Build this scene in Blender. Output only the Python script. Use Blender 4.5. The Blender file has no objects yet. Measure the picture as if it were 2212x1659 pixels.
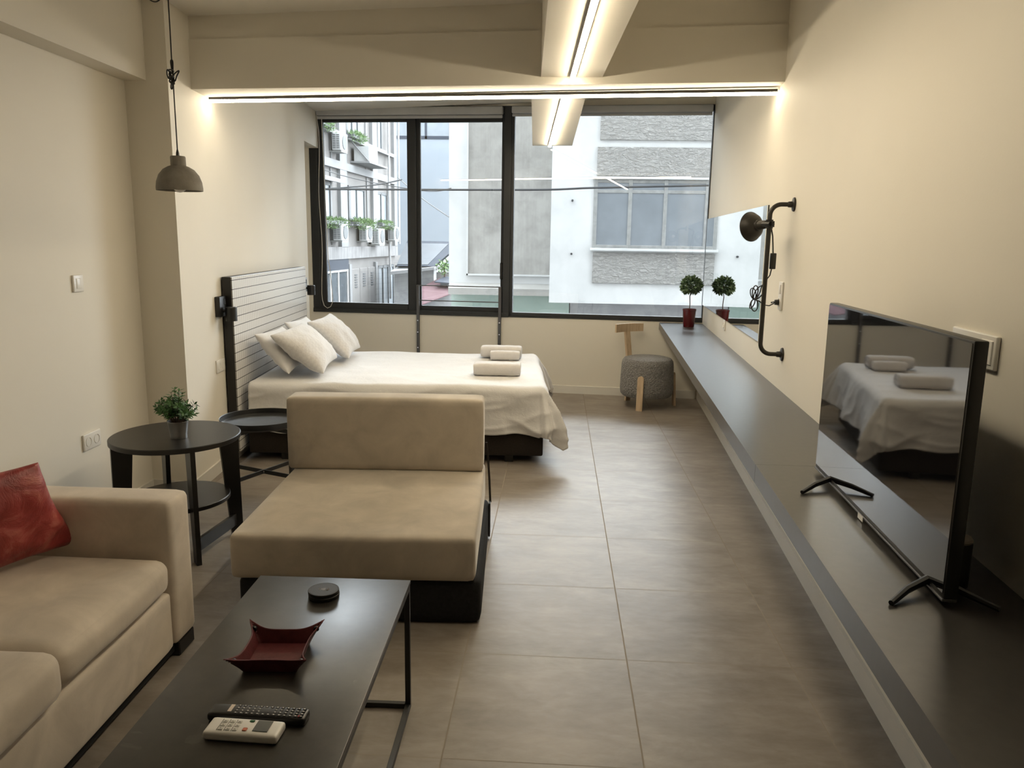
import bpy, bmesh, math, random
from mathutils import Vector, Matrix, noise
random.seed(7)
S = bpy.context.scene
COL = S.collection
PI = math.pi
# ------------------------------------------------------------------ helpers
def V(*a): return Vector(a)
def lerp(a, b, t): return a + (b - a) * t

class MB:
    """collects geometry for ONE mesh object"""
    def __init__(s): s.bm = bmesh.new()
    def _add(s, tmp, M=None):
        if M is not None: bmesh.ops.transform(tmp, matrix=M, verts=tmp.verts)
        me = bpy.data.meshes.new('t'); tmp.to_mesh(me); tmp.free()
        s.bm.from_mesh(me); bpy.data.meshes.remove(me)
    def box(s, x0, x1, y0, y1, z0, z1, bevel=0, seg=2, M=None):
        t = bmesh.new(); bmesh.ops.create_cube(t, size=1)
        for v in t.verts: v.co = V(lerp(x0, x1, v.co.x+.5), lerp(y0, y1, v.co.y+.5), lerp(z0, z1, v.co.z+.5))
        if bevel > 0: bmesh.ops.bevel(t, geom=t.edges[:], offset=bevel, segments=seg, profile=.5, affect='EDGES')
        s._add(t, M); return s
    def hexa(s, pts):
        """8 corners: bottom loop (4) then top loop (4)"""
        t = bmesh.new(); v = [t.verts.new(p) for p in pts]
        for f in ((3,2,1,0),(4,5,6,7),(0,1,5,4),(1,2,6,5),(2,3,7,6),(3,0,4,7)): t.faces.new([v[i] for i in f])
        bmesh.ops.recalc_face_normals(t, faces=t.faces[:]); s._add(t); return s
    def cyl(s, p0, p1, r0, r1=None, n=20, caps=True):
        p0, p1 = Vector(p0), Vector(p1); r1 = r0 if r1 is None else r1
        t = bmesh.new(); d = p1 - p0
        bmesh.ops.create_cone(t, cap_ends=caps, segments=n, radius1=r0, radius2=r1, depth=d.length)
        q = V(0,0,1).rotation_difference(d.normalized()).to_matrix().to_4x4()
        s._add(t, Matrix.Translation((p0+p1)/2) @ q); return s
    def lathe(s, prof, n=32, M=None):
        """prof: list of (r,z)"""
        t = bmesh.new(); rings = []
        for r, z in prof:
            if r < 1e-6: rings.append([t.verts.new((0,0,z))])
            else: rings.append([t.verts.new((r*math.cos(2*PI*k/n), r*math.sin(2*PI*k/n), z)) for k in range(n)])
        for a, b in zip(rings, rings[1:]):
            for k in range(n):
                j = (k+1) % n
                if len(a) == 1 and len(b) == 1: continue
                if len(a) == 1: t.faces.new((a[0], b[k], b[j]))
                elif len(b) == 1: t.faces.new((a[k], a[j], b[0]))
                else: t.faces.new((a[k], a[j], b[j], b[k]))
        bmesh.ops.recalc_face_normals(t, faces=t.faces[:]); s._add(t, M); return s
    def tube(s, pts, r, n=8, closed=False, flat=None):
        pts = [Vector(p) for p in pts]; t = bmesh.new(); rings = []
        N = len(pts); up = V(0,0,1)
        prev = None
        for i, p in enumerate(pts):
            if closed: d = pts[(i+1) % N] - pts[i-1]
            else: d = pts[min(i+1, N-1)] - pts[max(i-1, 0)]
            d.normalize()
            if prev is None:
                a = d.cross(up)
                if a.length < 1e-3: a = d.cross(V(1,0,0))
            else: a = prev - d * prev.dot(d)
            a.normalize(); prev = a; b = d.cross(a)
            rr = r[i] if isinstance(r, (list, tuple)) else r
            rings.append([t.verts.new(p + (a*math.cos(2*PI*k/n) + b*math.sin(2*PI*k/n)) * rr) for k in range(n)])
        prs = list(zip(rings, rings[1:])) + ([(rings[-1], rings[0])] if closed else [])
        for a, b in prs:
            for k in range(n): t.faces.new((a[k], a[(k+1) % n], b[(k+1) % n], b[k]))
        if not closed: t.faces.new(rings[0][::-1]); t.faces.new(rings[-1])
        bmesh.ops.recalc_face_normals(t, faces=t.faces[:]); s._add(t); return s
    def grid(s, nu, nv, fn, closed_u=False):
        t = bmesh.new()
        v = [[t.verts.new(fn(i/(nu if closed_u else nu-1), j/(nv-1))) for j in range(nv)] for i in range(nu)]
        for i in range(nu if closed_u else nu-1):
            for j in range(nv-1): t.faces.new((v[i][j], v[(i+1) % nu][j], v[(i+1) % nu][j+1], v[i][j+1]))
        s._add(t); return s
    def soft(s, x0, x1, y0, y1, z0, z1, r=.03, n=14, puff=(0,0,0), nz=0, seed=0):
        """upholstered box: rounded edges, faces that swell a little"""
        t = bmesh.new(); bmesh.ops.create_cube(t, size=2)
        bmesh.ops.subdivide_edges(t, edges=t.edges[:], cuts=n, use_grid_fill=True)
        h = V((x1-x0)/2, (y1-y0)/2, (z1-z0)/2); c = V((x1+x0)/2, (y1+y0)/2, (z1+z0)/2)
        for v in t.verts:
            u = v.co.copy()
            # crowd the samples towards the edges so the rounding is smooth
            w = V(*[math.copysign(abs(a)**.6 if abs(a) < 1 else 1, a) for a in u])
            w = V(*[math.sin(a*PI/2) for a in u])
            p = V(w.x*h.x, w.y*h.y, w.z*h.z)
            q = V(*[max(-(h[k]-r), min(h[k]-r, p[k])) for k in range(3)])
            d = p - q
            if d.length > 1e-9:
                # snap to the rounded shell
                d = d.normalized()*r
            p = q + d
            for k in range(3):
                if puff[k]:
                    i, j = (k+1) % 3, (k+2) % 3
                    p[k] += puff[k]*math.copysign(1, w[k])*abs(w[k])**3*(1-w[i]**2)*(1-w[j]**2)
            if nz: p += V(1,1,1)*0 + noise.noise_vector((p+c)*6+V(seed,0,0))*nz
            v.co = p + c
        s._add(t); return s
    def pillow(s, c00, c10, c11, c01, th, n=26, pinch=.10, wr=.006, seed=0):
        """cushion spanned by four corner points"""
        c = [Vector(x) for x in (c00, c10, c11, c01)]
        nrm = ((c[1]-c[0]).cross(c[3]-c[0])).normalized()
        mid = (c[0]+c[1]+c[2]+c[3])/4
        def mk(sg):
            def f(a, b):
                u, v = math.sin((a-.5)*PI), math.sin((b-.5)*PI)
                uu, vv = u*(1-pinch*(1-v*v)), v*(1-pinch*(1-u*u))
                A, B = (uu+1)/2, (vv+1)/2
                p = c[0]*(1-A)*(1-B) + c[1]*A*(1-B) + c[2]*A*B + c[3]*(1-A)*B
                t = th*(max(0, (1-u*u)*(1-v*v)))**.42
                p = p + nrm*sg*t
                e = (max(0,(1-u*u)*(1-v*v)))**.3
                q = V(u*1.6+seed, v*1.6, seed*.37)
                k = noise.noise(q*1.5)*1.1 + noise.noise(V(q.x*3.6+q.y*2, q.y*1.2, q.z))*.7 + .22*noise.noise(V(q.x*7-q.y*5, q.y*3, q.z))
                return p + nrm*(k*wr*e*sg)
            return f
        s.grid(n, n, mk(1)); s.grid(n, n, lambda a, b: mk(-1)(1-a, b)); 
        bmesh.ops.remove_doubles(s.bm, verts=s.bm.verts, dist=1e-5)
        bmesh.ops.recalc_face_normals(s.bm, faces=s.bm.faces[:]); return s
    def build(s, name, mat, parent=None, smooth=35, solid=0, sub=0):
        me = bpy.data.meshes.new(name); s.bm.to_mesh(me); s.bm.free()
        o = bpy.data.objects.new(name, me); COL.objects.link(o)
        me.materials.append(mat)
        if smooth:
            for p in me.polygons: p.use_smooth = True
            me.set_sharp_from_angle(angle=math.radians(smooth))
        if parent: o.parent = parent
        if solid:
            m = o.modifiers.new('thickness', 'SOLIDIFY'); m.thickness = solid; m.offset = -1
        if sub:
            m = o.modifiers.new('sub', 'SUBSURF'); m.levels = sub; m.render_levels = sub
        return o

def tag(o, label, cat, group=None):
    o['label'] = label; o['category'] = cat
    if group: o['group'] = group
    return o
def thing(name, label, cat, loc=(0,0,0), rz=0, group=None):
    o = bpy.data.objects.new(name, None); COL.objects.link(o); o.empty_display_size = .1
    o.location = loc; o.rotation_euler = (0,0,rz)
    return tag(o, label, cat, group)
def struct(o): o['kind'] = 'structure'; return o
def sempty(name, loc=(0,0,0), rz=0):
    o = bpy.data.objects.new(name, None); COL.objects.link(o); o.empty_display_size = .1
    o.location = loc; o.rotation_euler = (0,0,rz); return struct(o)
def dup(root, loc, rz, label, group=None):
    r = root.copy(); COL.objects.link(r); r.location = loc; r.rotation_euler = (0,0,rz); r['label'] = label
    if group: r['group'] = group
    for ch in list(root.children):
        c = ch.copy(); COL.objects.link(c); c.parent = r
        for g in list(ch.children):
            d = g.copy(); COL.objects.link(d); d.parent = c
    return r

# ------------------------------------------------------------------ materials
def srgb(r, g, b):
    f = lambda c: (c/255/12.92) if c/255 <= .04045 else ((c/255+.055)/1.055)**2.4
    return (f(r), f(g), f(b), 1)
class NT:
    def __init__(s, name):
        s.m = bpy.data.materials.new(name); s.m.use_nodes = True
        s.t = s.m.node_tree; s.t.nodes.clear()
        s.out = s.n('ShaderNodeOutputMaterial')
    def n(s, kind, **kw):
        x = s.t.nodes.new(kind)
        for k, v in kw.items():
            if k in x.inputs: x.inputs[k].default_value = v
            else: setattr(x, k, v)
        return x
    def l(s, a, b): s.t.links.new(a, b)
    def coord(s, scale=(1,1,1), kind='Object', rot=(0,0,0)):
        c = s.n('ShaderNodeTexCoord'); m = s.n('ShaderNodeMapping')
        m.inputs['Scale'].default_value = scale; m.inputs['Rotation'].default_value = rot
        s.l(c.outputs[kind], m.inputs['Vector']); return m.outputs['Vector']
    def ramp(s, fac, stops):
        r = s.n('ShaderNodeValToRGB'); e = r.color_ramp.elements
        while len(e) < len(stops): e.new(.5)
        for k, (p, c) in enumerate(stops): e[k].position = p; e[k].color = c
        s.l(fac, r.inputs['Fac']); return r.outputs['Color']
    def noise(s, vec, scale=5, detail=4, rough=.55, dist=0):
        x = s.n('ShaderNodeTexNoise'); x.inputs['Scale'].default_value = scale; x.inputs['Detail'].default_value = detail
        x.inputs['Roughness'].default_value = rough; x.inputs['Distortion'].default_value = dist
        s.l(vec, x.inputs['Vector']); return x.outputs['Fac']
    def math(s, op, a, b=None, c=None):
        x = s.n('ShaderNodeMath', operation=op)
        for k, v in enumerate((a, b, c)):
            if v is None: continue
            if isinstance(v, (int, float)): x.inputs[k].default_value = v
            else: s.l(v, x.inputs[k])
        return x.outputs[0]
    def mix(s, fac, a, b):
        x = s.n('ShaderNodeMix', data_type='RGBA')
        for k, v in ((0, fac), (6, a), (7, b)):
            if isinstance(v, (int, float, tuple)): x.inputs[k].default_value = v
            else: s.l(v, x.inputs[k])
        return x.outputs[2]
    def bump(s, h, strength=.2, dist=.01):
        b = s.n('ShaderNodeBump'); b.inputs['Strength'].default_value = strength; b.inputs['Distance'].default_value = dist
        s.l(h, b.inputs['Height']); return b.outputs['Normal']
    def pbr(s, col, rough=.5, metal=0, spec=.5, normal=None, sheen=0, coat=0, sss=0, trans=0):
        p = s.n('ShaderNodeBsdfPrincipled')
        for k, v in (('Base Color', col), ('Roughness', rough), ('Metallic', metal), ('Specular IOR Level', spec)):
            if isinstance(v, (int, float, tuple)): p.inputs[k].default_value = v
            else: s.l(v, p.inputs[k])
        if normal is not None: s.l(normal, p.inputs['Normal'])
        if sheen: p.inputs['Sheen Weight'].default_value = sheen; p.inputs['Sheen Roughness'].default_value = .4
        if coat: p.inputs['Coat Weight'].default_value = coat; p.inputs['Coat Roughness'].default_value = .08
        s.l(p.outputs[0], s.out.inputs['Surface']); return p
def plain(name, col, rough=.5, metal=0, spec=.5, var=.06, scale=6, bump=0, bscale=60, sheen=0, coat=0):
    """one colour with a slight uneven tone and optional surface grain"""
    t = NT(name); v = t.coord(); f = t.noise(v, scale, 3)
    dk = tuple(c*(1-var) for c in col[:3])+(1,); lt = tuple(min(1, c*(1+var)) for c in col[:3])+(1,)
    c = t.ramp(f, [(.3, dk), (.7, lt)])
    nm = None
    if bump: nm = t.bump(t.noise(v, bscale, 3), bump, .004)
    t.pbr(c, rough, metal, spec, nm, sheen, coat); return t.m

M = {}
M['wall'] = plain('wall paint', (.79,.752,.67,1), .62, 0, .35, .015, 1.5, .06, 90)
M['ceiling'] = plain('ceiling paint', (.76,.735,.68,1), .7, 0, .3, .02, 1.5, .06, 90)
M['trim'] = plain('baseboard paint', (.74,.72,.67,1), .45, 0, .4, .02)
M['black_metal'] = plain('black metal', (.012,.012,.012,1), .42, .0, .5, .1)
M['window_metal'] = plain('anthracite aluminium', (.020,.022,.024,1), .55, .0, .5, .08)
M['rail_metal'] = plain('grey steel', (.10,.10,.105,1), .45, .3, .5, .08)
M['black_wood'] = plain('black stained wood', (.010,.009,.008,1), .36, 0, .5, .25, 12, .05, 40)
M['blind'] = plain('grey blind fabric', (.44,.445,.45,1), .8, 0, .3, .05)
M['white_plastic'] = plain('white plastic', (.80,.78,.74,1), .32, 0, .5, .01)
M['black_plastic'] = plain('black plastic', (.014,.014,.014,1), .35, 0, .5, .05)
M['dark_rubber'] = plain('dark rubber', (.02,.02,.02,1), .7, 0, .3, .05)
M['chrome'] = plain('polished steel', (.75,.75,.75,1), .2, 1, .5, .02)
M['galv'] = plain('zinc bucket', (.26,.26,.26,1), .34, 1, .5, .12, 20)
M['red_glaze'] = plain('red glazed pot', (.095,.006,.010,1), .2, 0, .6, .05)
M['soil'] = plain('potting soil', (.03,.02,.015,1), .95, 0, .2, .4, 80, .5, 80)
M['wood'] = None
M['lamp_iron'] = plain('dark iron', (.035,.032,.028,1), .45, .4, .5, .2, 25, .08, 120)
M['towel'] = plain('towel cotton', (.66,.64,.63,1), .95, 0, .1, .03, 30, .45, 260, sheen=.3)
M['mattress'] = plain('mattress cloth', (.76,.75,.74,1), .9, 0, .1, .03)
M['cable_white'] = plain('white cable', (.7,.68,.62,1), .4, 0, .5, .02)
M['bed_base'] = plain('bed base cloth', (.030,.024,.020,1), .9, 0, .2, .15, 90, .25, 300)
M['chaise_base'] = plain('black woven cloth', (.016,.016,.017,1), .85, 0, .25, .2, 60, .3, 250)
M['bulb'] = plain('opal bulb', (.85,.84,.82,1), .2, 0, .5, .01)

def m_concrete():
    t = NT('lamp concrete'); v = t.coord()
    c = t.ramp(t.noise(v, 14, 6, .6), [(.3, (.20,.18,.155,1)), (.7, (.29,.27,.235,1))])
    t.pbr(c, .85, 0, .25, t.bump(t.noise(v, 90, 4), .15, .003)); return t.m
M['concrete'] = m_concrete()
def m_wood():
    t = NT('pale ash wood'); v = t.coord((14,14,1.6))
    w = t.n('ShaderNodeTexNoise'); w.inputs['Scale'].default_value = 4; w.inputs['Detail'].default_value = 6; w.inputs['Distortion'].default_value = .6
    t.l(v, w.inputs['Vector'])
    c = t.ramp(w.outputs['Fac'], [(.25, (.44,.32,.20,1)), (.5, (.60,.46,.31,1)), (.8, (.66,.53,.38,1))])
    t.pbr(c, .45, 0, .4); return t.m
M['wood'] = m_wood()
def m_suede(name, base, seed=0):
    t = NT(name); v = t.coord()
    f = t.noise(v, 5.5, 7, .62, .5); g = t.noise(v, 1.8, 3, .5, .2)
    h = t.math('MULTIPLY_ADD', g, .5, t.math('MULTIPLY', f, .5))
    dk = tuple(c*.78 for c in base)+(1,); lt = tuple(c*1.18 for c in base)+(1,)
    c = t.ramp(h, [(.36, dk), (.52, tuple(base)+(1,)), (.64, lt)])
    b = t.bump(t.noise(v, 320, 2), .12, .002)
    t.pbr(c, .85, 0, .2, b, sheen=.35); return t.m
M['suede'] = m_suede('taupe suede', (.48,.425,.35))
M['suede2'] = m_suede('taupe suede sofa', (.64,.565,.475))
def m_redleather():
    t = NT('red crinkled leather'); v = t.coord()
    f = t.noise(v, 9, 7, .65, 1.4); g = t.noise(v, 30, 4, .6, .8)
    c = t.ramp(f, [(.3, (.20,.022,.022,1)), (.5, (.34,.05,.045,1)), (.68, (.52,.16,.13,1))])
    r = t.math('MULTIPLY_ADD', g, .3, .22)
    t.pbr(c, r, 0, .5, t.bump(f, .55, .012)); return t.m
M['red_leather'] = m_redleather()
def m_trayleather():
    t = NT('burgundy leather'); v = t.coord()
    f = t.noise(v, 40, 5, .6)
    c = t.ramp(f, [(.3, (.075,.013,.015,1)), (.7, (.125,.026,.027,1))])
    t.pbr(c, .55, 0, .35, t.bump(t.noise(v, 260, 3), .2, .002)); return t.m
M['tray_leather'] = m_trayleather()
def m_linen():
    t = NT('white cotton'); v = t.coord()
    f = t.noise(v, 3.2, 5, .6, .6)
    c = t.ramp(f, [(.3, (.67,.662,.66,1)), (.7, (.73,.724,.722,1))])
    w = t.noise(t.coord((1,1,1)), 26, 5, .6, 1.0)
    t.pbr(c, .85, 0, .15, t.bump(w, .18, .02), sheen=.2); return t.m
M['linen'] = m_linen()
def m_damask():
    """white cotton with a faint woven check"""
    t = NT('checked white cotton'); v = t.coord()
    x = t.n('ShaderNodeTexChecker'); x.inputs['Scale'].default_value = 42; t.l(v, x.inputs['Vector'])
    x.inputs['Color1'].default_value = (.68,.668,.66,1); x.inputs['Color2'].default_value = (.635,.622,.615,1)
    t.pbr(x.outputs['Color'], .85, 0, .15, t.bump(t.noise(v, 22, 5, .6, .8), .2, .02), sheen=.2); return t.m
M['damask'] = m_damask()
def m_boucle():
    t = NT('grey boucle'); v = t.coord()
    n = t.n('ShaderNodeTexVoronoi'); n.inputs['Scale'].default_value = 75; t.l(v, n.inputs['Vector'])
    c = t.ramp(n.outputs['Distance'], [(0, (.34,.335,.33,1)), (.7, (.22,.215,.21,1))])
    f = t.math('MULTIPLY_ADD', t.noise(v, 60, 4, .6, 1), .8, n.outputs['Distance'])
    t.pbr(c, .95, 0, .1, t.bump(f, .9, .012), sheen=.3); return t.m
M['boucle'] = m_boucle()
TX, TY = .2930, 6.8409
def m_floor():
    t = NT('grey brown porcelain tile'); c = t.n('ShaderNodeTexCoord')
    sep = t.n('ShaderNodeSeparateXYZ'); t.l(c.outputs['Object'], sep.inputs[0])
    def cell(o, off):
        a = t.math('DIVIDE', t.math('SUBTRACT', o, off), .6)
        fl = t.math('FLOOR', a); fr = t.math('SUBTRACT', a, fl)
        d = t.math('MULTIPLY', t.math('MINIMUM', fr, t.math('SUBTRACT', 1, fr)), .6)
        return fl, d
    fx, dx = cell(sep.outputs[0], TX); fy, dy = cell(sep.outputs[1], TY)
    # the long joint a touch wider than the cross joints
    gx = t.math('LESS_THAN', dx, .0026); gy = t.math('LESS_THAN', dy, .0017)
    g = t.math('MAXIMUM', gx, gy)
    comb = t.n('ShaderNodeCombineXYZ'); t.l(fx, comb.inputs[0]); t.l(fy, comb.inputs[1])
    wn = t.n('ShaderNodeTexWhiteNoise', noise_dimensions='3D'); t.l(comb.outputs[0], wn.inputs['Vector'])
    add = t.n('ShaderNodeVectorMath', operation='MULTIPLY_ADD')
    t.l(wn.outputs['Color'], add.inputs[0]); add.inputs[1].default_value = (7,7,7); t.l(c.outputs['Object'], add.inputs[2])
    st = t.n('ShaderNodeMapping'); st.inputs['Scale'].default_value = (1,2.2,1); t.l(add.outputs[0], st.inputs['Vector'])
    f = t.noise(st.outputs[0], 3.2, 8, .62, .5); f2 = t.noise(st.outputs[0], 14, 6, .6, .3)
    h = t.math('MULTIPLY_ADD', f2, .3, t.math('MULTIPLY', f, .7))
    col = t.ramp(h, [(.34, (.175,.148,.122,1)), (.5, (.24,.207,.175,1)), (.66, (.31,.274,.236,1))])
    col = t.mix(g, col, (.30,.265,.225,1))
    r = t.math('MULTIPLY_ADD', f2, .10, .38); r = t.math('MULTIPLY_ADD', g, .6, r)
    bm = t.math('SUBTRACT', 1, g)
    t.pbr(col, r, 0, t.math('MULTIPLY', bm, .62), t.bump(bm, .25, .001)); return t.m
M['floor'] = m_floor()
def m_counter():
    t = NT('dark grey laminate'); v = t.coord((1,1,1))
    c = t.ramp(t.noise(v, 40, 4), [(.3, (.034,.032,.030,1)), (.7, (.046,.043,.040,1))])
    t.pbr(c, .30, 0, .9); return t.m
M['counter'] = m_counter()
def m_marble():
    t = NT('dark stone table top'); v = t.coord((1,1,1))
    w = t.n('ShaderNodeTexNoise'); w.inputs['Scale'].default_value = 1.7; w.inputs['Detail'].default_value = 7; w.inputs['Distortion'].default_value = .8
    t.l(v, w.inputs['Vector'])
    vein = t.math('SUBTRACT', 1, t.math('MULTIPLY', t.math('ABSOLUTE', t.math('SUBTRACT', w.outputs['Fac'], .5)), 60))
    vein = t.math('MAXIMUM', vein, 0)
    msk = t.math('GREATER_THAN', t.noise(v, 6, 3), .56)
    vein = t.math('MULTIPLY', t.math('MULTIPLY', vein, msk), .09)
    base = t.ramp(t.noise(v, 22, 7, .65), [(.3, (.014,.012,.010,1)), (.7, (.032,.028,.023,1))])
    c = t.mix(vein, base, (.34,.32,.28,1))
    t.pbr(c, t.math('MULTIPLY_ADD', t.noise(v, 30, 4), .05, .29), 0, .8); return t.m
M['stone'] = m_marble()
def m_tiles():
    """white stacked mosaic, dark bed joints, thin grey perpends (x,y along wall, z up)"""
    t = NT('white mosaic tiles'); c = t.n('ShaderNodeTexCoord')
    sep = t.n('ShaderNodeSeparateXYZ'); t.l(c.outputs['Object'], sep.inputs[0])
    def line(o, step, w, off=0):
        a = t.math('DIVIDE', t.math('SUBTRACT', o, off), step); fr = t.math('FRACT', a)
        return t.math('LESS_THAN', t.math('MULTIPLY', fr, step), w)
    hz = line(sep.outputs[2], .0598, .0042, .012); vt = line(sep.outputs[1], .0405, .0038)
    col = t.mix(vt, (.78,.775,.765,1), (.30,.29,.28,1)); col = t.mix(hz, col, (.018,.016,.015,1))
    r = t.math('MULTIPLY_ADD', t.math('MAXIMUM', hz, vt), .5, .22)
    t.pbr(col, r, 0, .5, t.bump(t.math('SUBTRACT', 1, t.math('MAXIMUM', hz, vt)), .3, .001)); return t.m
M['mosaic'] = m_tiles()
def m_glass():
    t = NT('window glass'); fr = t.n('ShaderNodeFresnel', IOR=1.52)
    tr = t.n('ShaderNodeBsdfTransparent'); tr.inputs[0].default_value = (.95,.97,.97,1)
    gl = t.n('ShaderNodeBsdfGlossy'); gl.inputs['Roughness'].default_value = 0; gl.inputs[0].default_value = (1,1,1,1)
    mx = t.n('ShaderNodeMixShader'); t.l(fr.outputs[0], mx.inputs[0]); t.l(tr.outputs[0], mx.inputs[1]); t.l(gl.outputs[0], mx.inputs[2])
    t.l(mx.outputs[0], t.out.inputs['Surface']); return t.m
M['glass'] = m_glass()
def m_mirror():
    t = NT('mirror silver'); t.pbr((.93,.95,.94,1), .0, 1); return t.m
M['mirror'] = m_mirror()
def m_screen():
    t = NT('glossy tv screen'); p = t.pbr((.006,.006,.007,1), .03, 0, .5); p.inputs['IOR'].default_value = 2.3; return t.m
M['screen'] = m_screen()
def emit(name, col, st):
    t = NT(name); e = t.n('ShaderNodeEmission'); e.inputs[0].default_value = col; e.inputs[1].default_value = st
    t.l(e.outputs[0], t.out.inputs['Surface']); return t.m
LEDC = (1, .85, .61, 1)
M['led_low'] = emit('flush led diffuser', LEDC, 66)
M['led'] = emit('led diffuser', LEDC, 27)
def m_leaf(name, a, b, rough=.5):
    t = NT(name); v = t.coord()
    c = t.ramp(t.noise(v, 38, 3), [(.3, a), (.7, b)])
    t.pbr(c, rough, 0, .4); return t.m
M['leaf'] = m_leaf('dark green leaf', (.022,.075,.020,1), (.10,.22,.075,1))
M['leaf_grey'] = m_leaf('silvery green leaf', (.05,.11,.045,1), (.22,.32,.19,1))
M['leaf_out'] = m_leaf('balcony leaf', (.06,.12,.035,1), (.16,.24,.10,1), .7)
M['stem'] = plain('brown stem', (.10,.07,.05,1), .8, 0, .2, .2)
# street side
def m_plaster(name, a, b, sc=3, streak=0, bump=.1, rough=.9, k=.55):
    a = tuple(c*k for c in a[:3])+(1,); b = tuple(c*k for c in b[:3])+(1,)
    t = NT(name); v = t.coord((1,1,1)); f = t.noise(v, sc, 8, .65, .4)
    if streak:
        s2 = t.noise(t.coord((9,9,.35)), 2.2, 6, .7); f = t.math('MULTIPLY_ADD', s2, streak, t.math('MULTIPLY', f, 1-streak))
    c = t.ramp(f, [(.32, a), (.62, b)])
    t.pbr(c, rough, 0, .2, t.bump(f, bump, .02)); return t.m
M['o_white'] = m_plaster('white render', (.58,.59,.59,1), (.68,.69,.69,1), 1.2, k=.80)
M['o_pale'] = m_plaster('pale painted concrete', (.56,.565,.58,1), (.66,.66,.67,1), 1.4, .15, k=.33)
M['o_cream'] = m_plaster('cream render', (.50,.49,.46,1), (.60,.59,.56,1), 1.5, .3)
M['o_beige'] = m_plaster('weathered beige render', (.36,.35,.33,1), (.56,.55,.52,1), 2.2, .25, .15, k=.66)
M['o_facade'] = m_plaster('stained facade render', (.44,.42,.41,1), (.56,.535,.52,1), 1.6, .35, k=.33)
M['o_band'] = m_plaster('streaked concrete', (.22,.215,.22,1), (.50,.49,.49,1), 2, .75, k=.48)
M['o_blue'] = m_plaster('pale blue render', (.42,.47,.53,1), (.47,.52,.58,1), .4, k=.46)
M['o_grey'] = m_plaster('grey concrete', (.24,.24,.25,1), (.34,.34,.34,1), 2, k=1.15)
M['o_glazing'] = plain('roof glazing', (.075,.082,.092,1), .5, 0, .2, .1, 2)
M['o_green'] = m_plaster('pale green wall', (.27,.35,.31,1), (.33,.41,.37,1), 1, k=1.1)
M['o_pink'] = m_plaster('pink metal awning', (.48,.27,.30,1), (.56,.33,.36,1), 2, 0, .05, .8, k=.22)
M['o_slate'] = m_plaster('slate blue metal', (.16,.19,.25,1), (.22,.25,.32,1), 1, 0, .05, .8, k=.20)
def m_popcorn():
    t = NT('rough cast panel'); v = t.coord((1,1,1.9))
    f = t.noise(v, 9, 6, .6, 1.2)
    c = t.ramp(f, [(.3, (.30,.295,.28,1)), (.7, (.42,.415,.40,1))])
    t.pbr(c, .95, 0, .1, t.bump(f, 1.0, .09)); return t.m
M['o_rough'] = m_popcorn()
M['o_frame'] = plain('weathered window frame', (.24,.245,.24,1), .6, 0, .4, .2, 8)
M['o_pane'] = plain('curtained pane', (.18,.20,.22,1), .45, 0, .3, .12, 2)
M['o_dark'] = plain('dark pane', (.07,.08,.09,1), .1, 0, .6, .3, 1.5)
M['o_ac'] = plain('air conditioner casing', (.38,.385,.385,1), .5, 0, .4, .02)
M['o_acdark'] = plain('air conditioner grille', (.09,.095,.10,1), .6, 0, .3, .05)
M['o_cable'] = plain('street cable', (.05,.052,.055,1), .6, 0, .3, .05)
M['o_street'] = plain('asphalt', (.12,.12,.12,1), .9, 0, .2, .2)

# ------------------------------------------------------------------ camera
cam = bpy.data.cameras.new('camera'); co = bpy.data.objects.new('camera', cam); COL.objects.link(co)
FPX, PITCH, YAW, ROLL, CH = 1668.0, .18339765, -.05577889, .01572007, 1.5170773
cy, sy = math.cos(YAW), math.sin(YAW)
fw = V(sy*math.cos(PITCH), cy*math.cos(PITCH), -math.sin(PITCH)); rr = V(cy, -sy, 0); uu = rr.cross(fw)
r2 = rr*math.cos(ROLL) + uu*math.sin(ROLL); u2 = uu*math.cos(ROLL) - rr*math.sin(ROLL)
mm = Matrix((r2, u2, -fw)).transposed().to_4x4(); mm.translation = V(0, 0, CH)
co.matrix_world = mm
cam.sensor_fit = 'HORIZONTAL'; cam.sensor_width = 36; cam.lens = FPX/2212*36; cam.clip_start = .05; cam.clip_end = 300
S.camera = co

# ------------------------------------------------------------------ room shell
# reference lines in plan (x as a function of y)
RW = lambda y: .9506 + .0624*y                       # right wall
LW = lambda y: -2.39 + .0234*(4.32-y)                # near left wall
BW = lambda y: -2.165 - .084*(y-4.7)                 # bedroom left wall
WA = -.083; W0 = V(.68, 7.69, 0)
WT = V(math.cos(WA), math.sin(WA), 0); WN = V(-math.sin(WA), math.cos(WA), 0)
def win(x, n=0, z=0):
    """point on the window wall above plan x, n metres outwards"""
    p = W0 + WT*((x-.68)/WT.x) + WN*n; return V(p.x, p.y, z)
def prism(mb, plan, z0, z1):
    t = bmesh.new()
    zz = lambda z, p: z(p) if callable(z) else z
    a = [t.verts.new((p[0], p[1], zz(z0, p))) for p in plan]; b = [t.verts.new((p[0], p[1], zz(z1, p))) for p in plan]
    t.faces.new(a[::-1]); t.faces.new(b)
    for i in range(len(plan)): j = (i+1) % len(plan); t.faces.new((a[i], a[j], b[j], b[i]))
    bmesh.ops.recalc_face_normals(t, faces=t.faces[:]); mb._add(t); return mb
CEIL = lambda p: 2.758 + .0335*(p[0]+2.158)
YB = -3.2
def pl(p): return (p.x, p.y)
struct(prism(MB(), [(-2.9,YB-.2),(1.75,YB-.2),(1.75,8.0),(-2.9,8.3)], -.1, 0).build('floor', M['floor'], smooth=0))
struct(prism(MB(), [(-2.9,YB-.2),(1.75,YB-.2),(1.75,8.0),(-2.9,8.3)], CEIL, lambda p: CEIL(p)+.15).build('ceiling', M['ceiling'], smooth=0))
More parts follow.
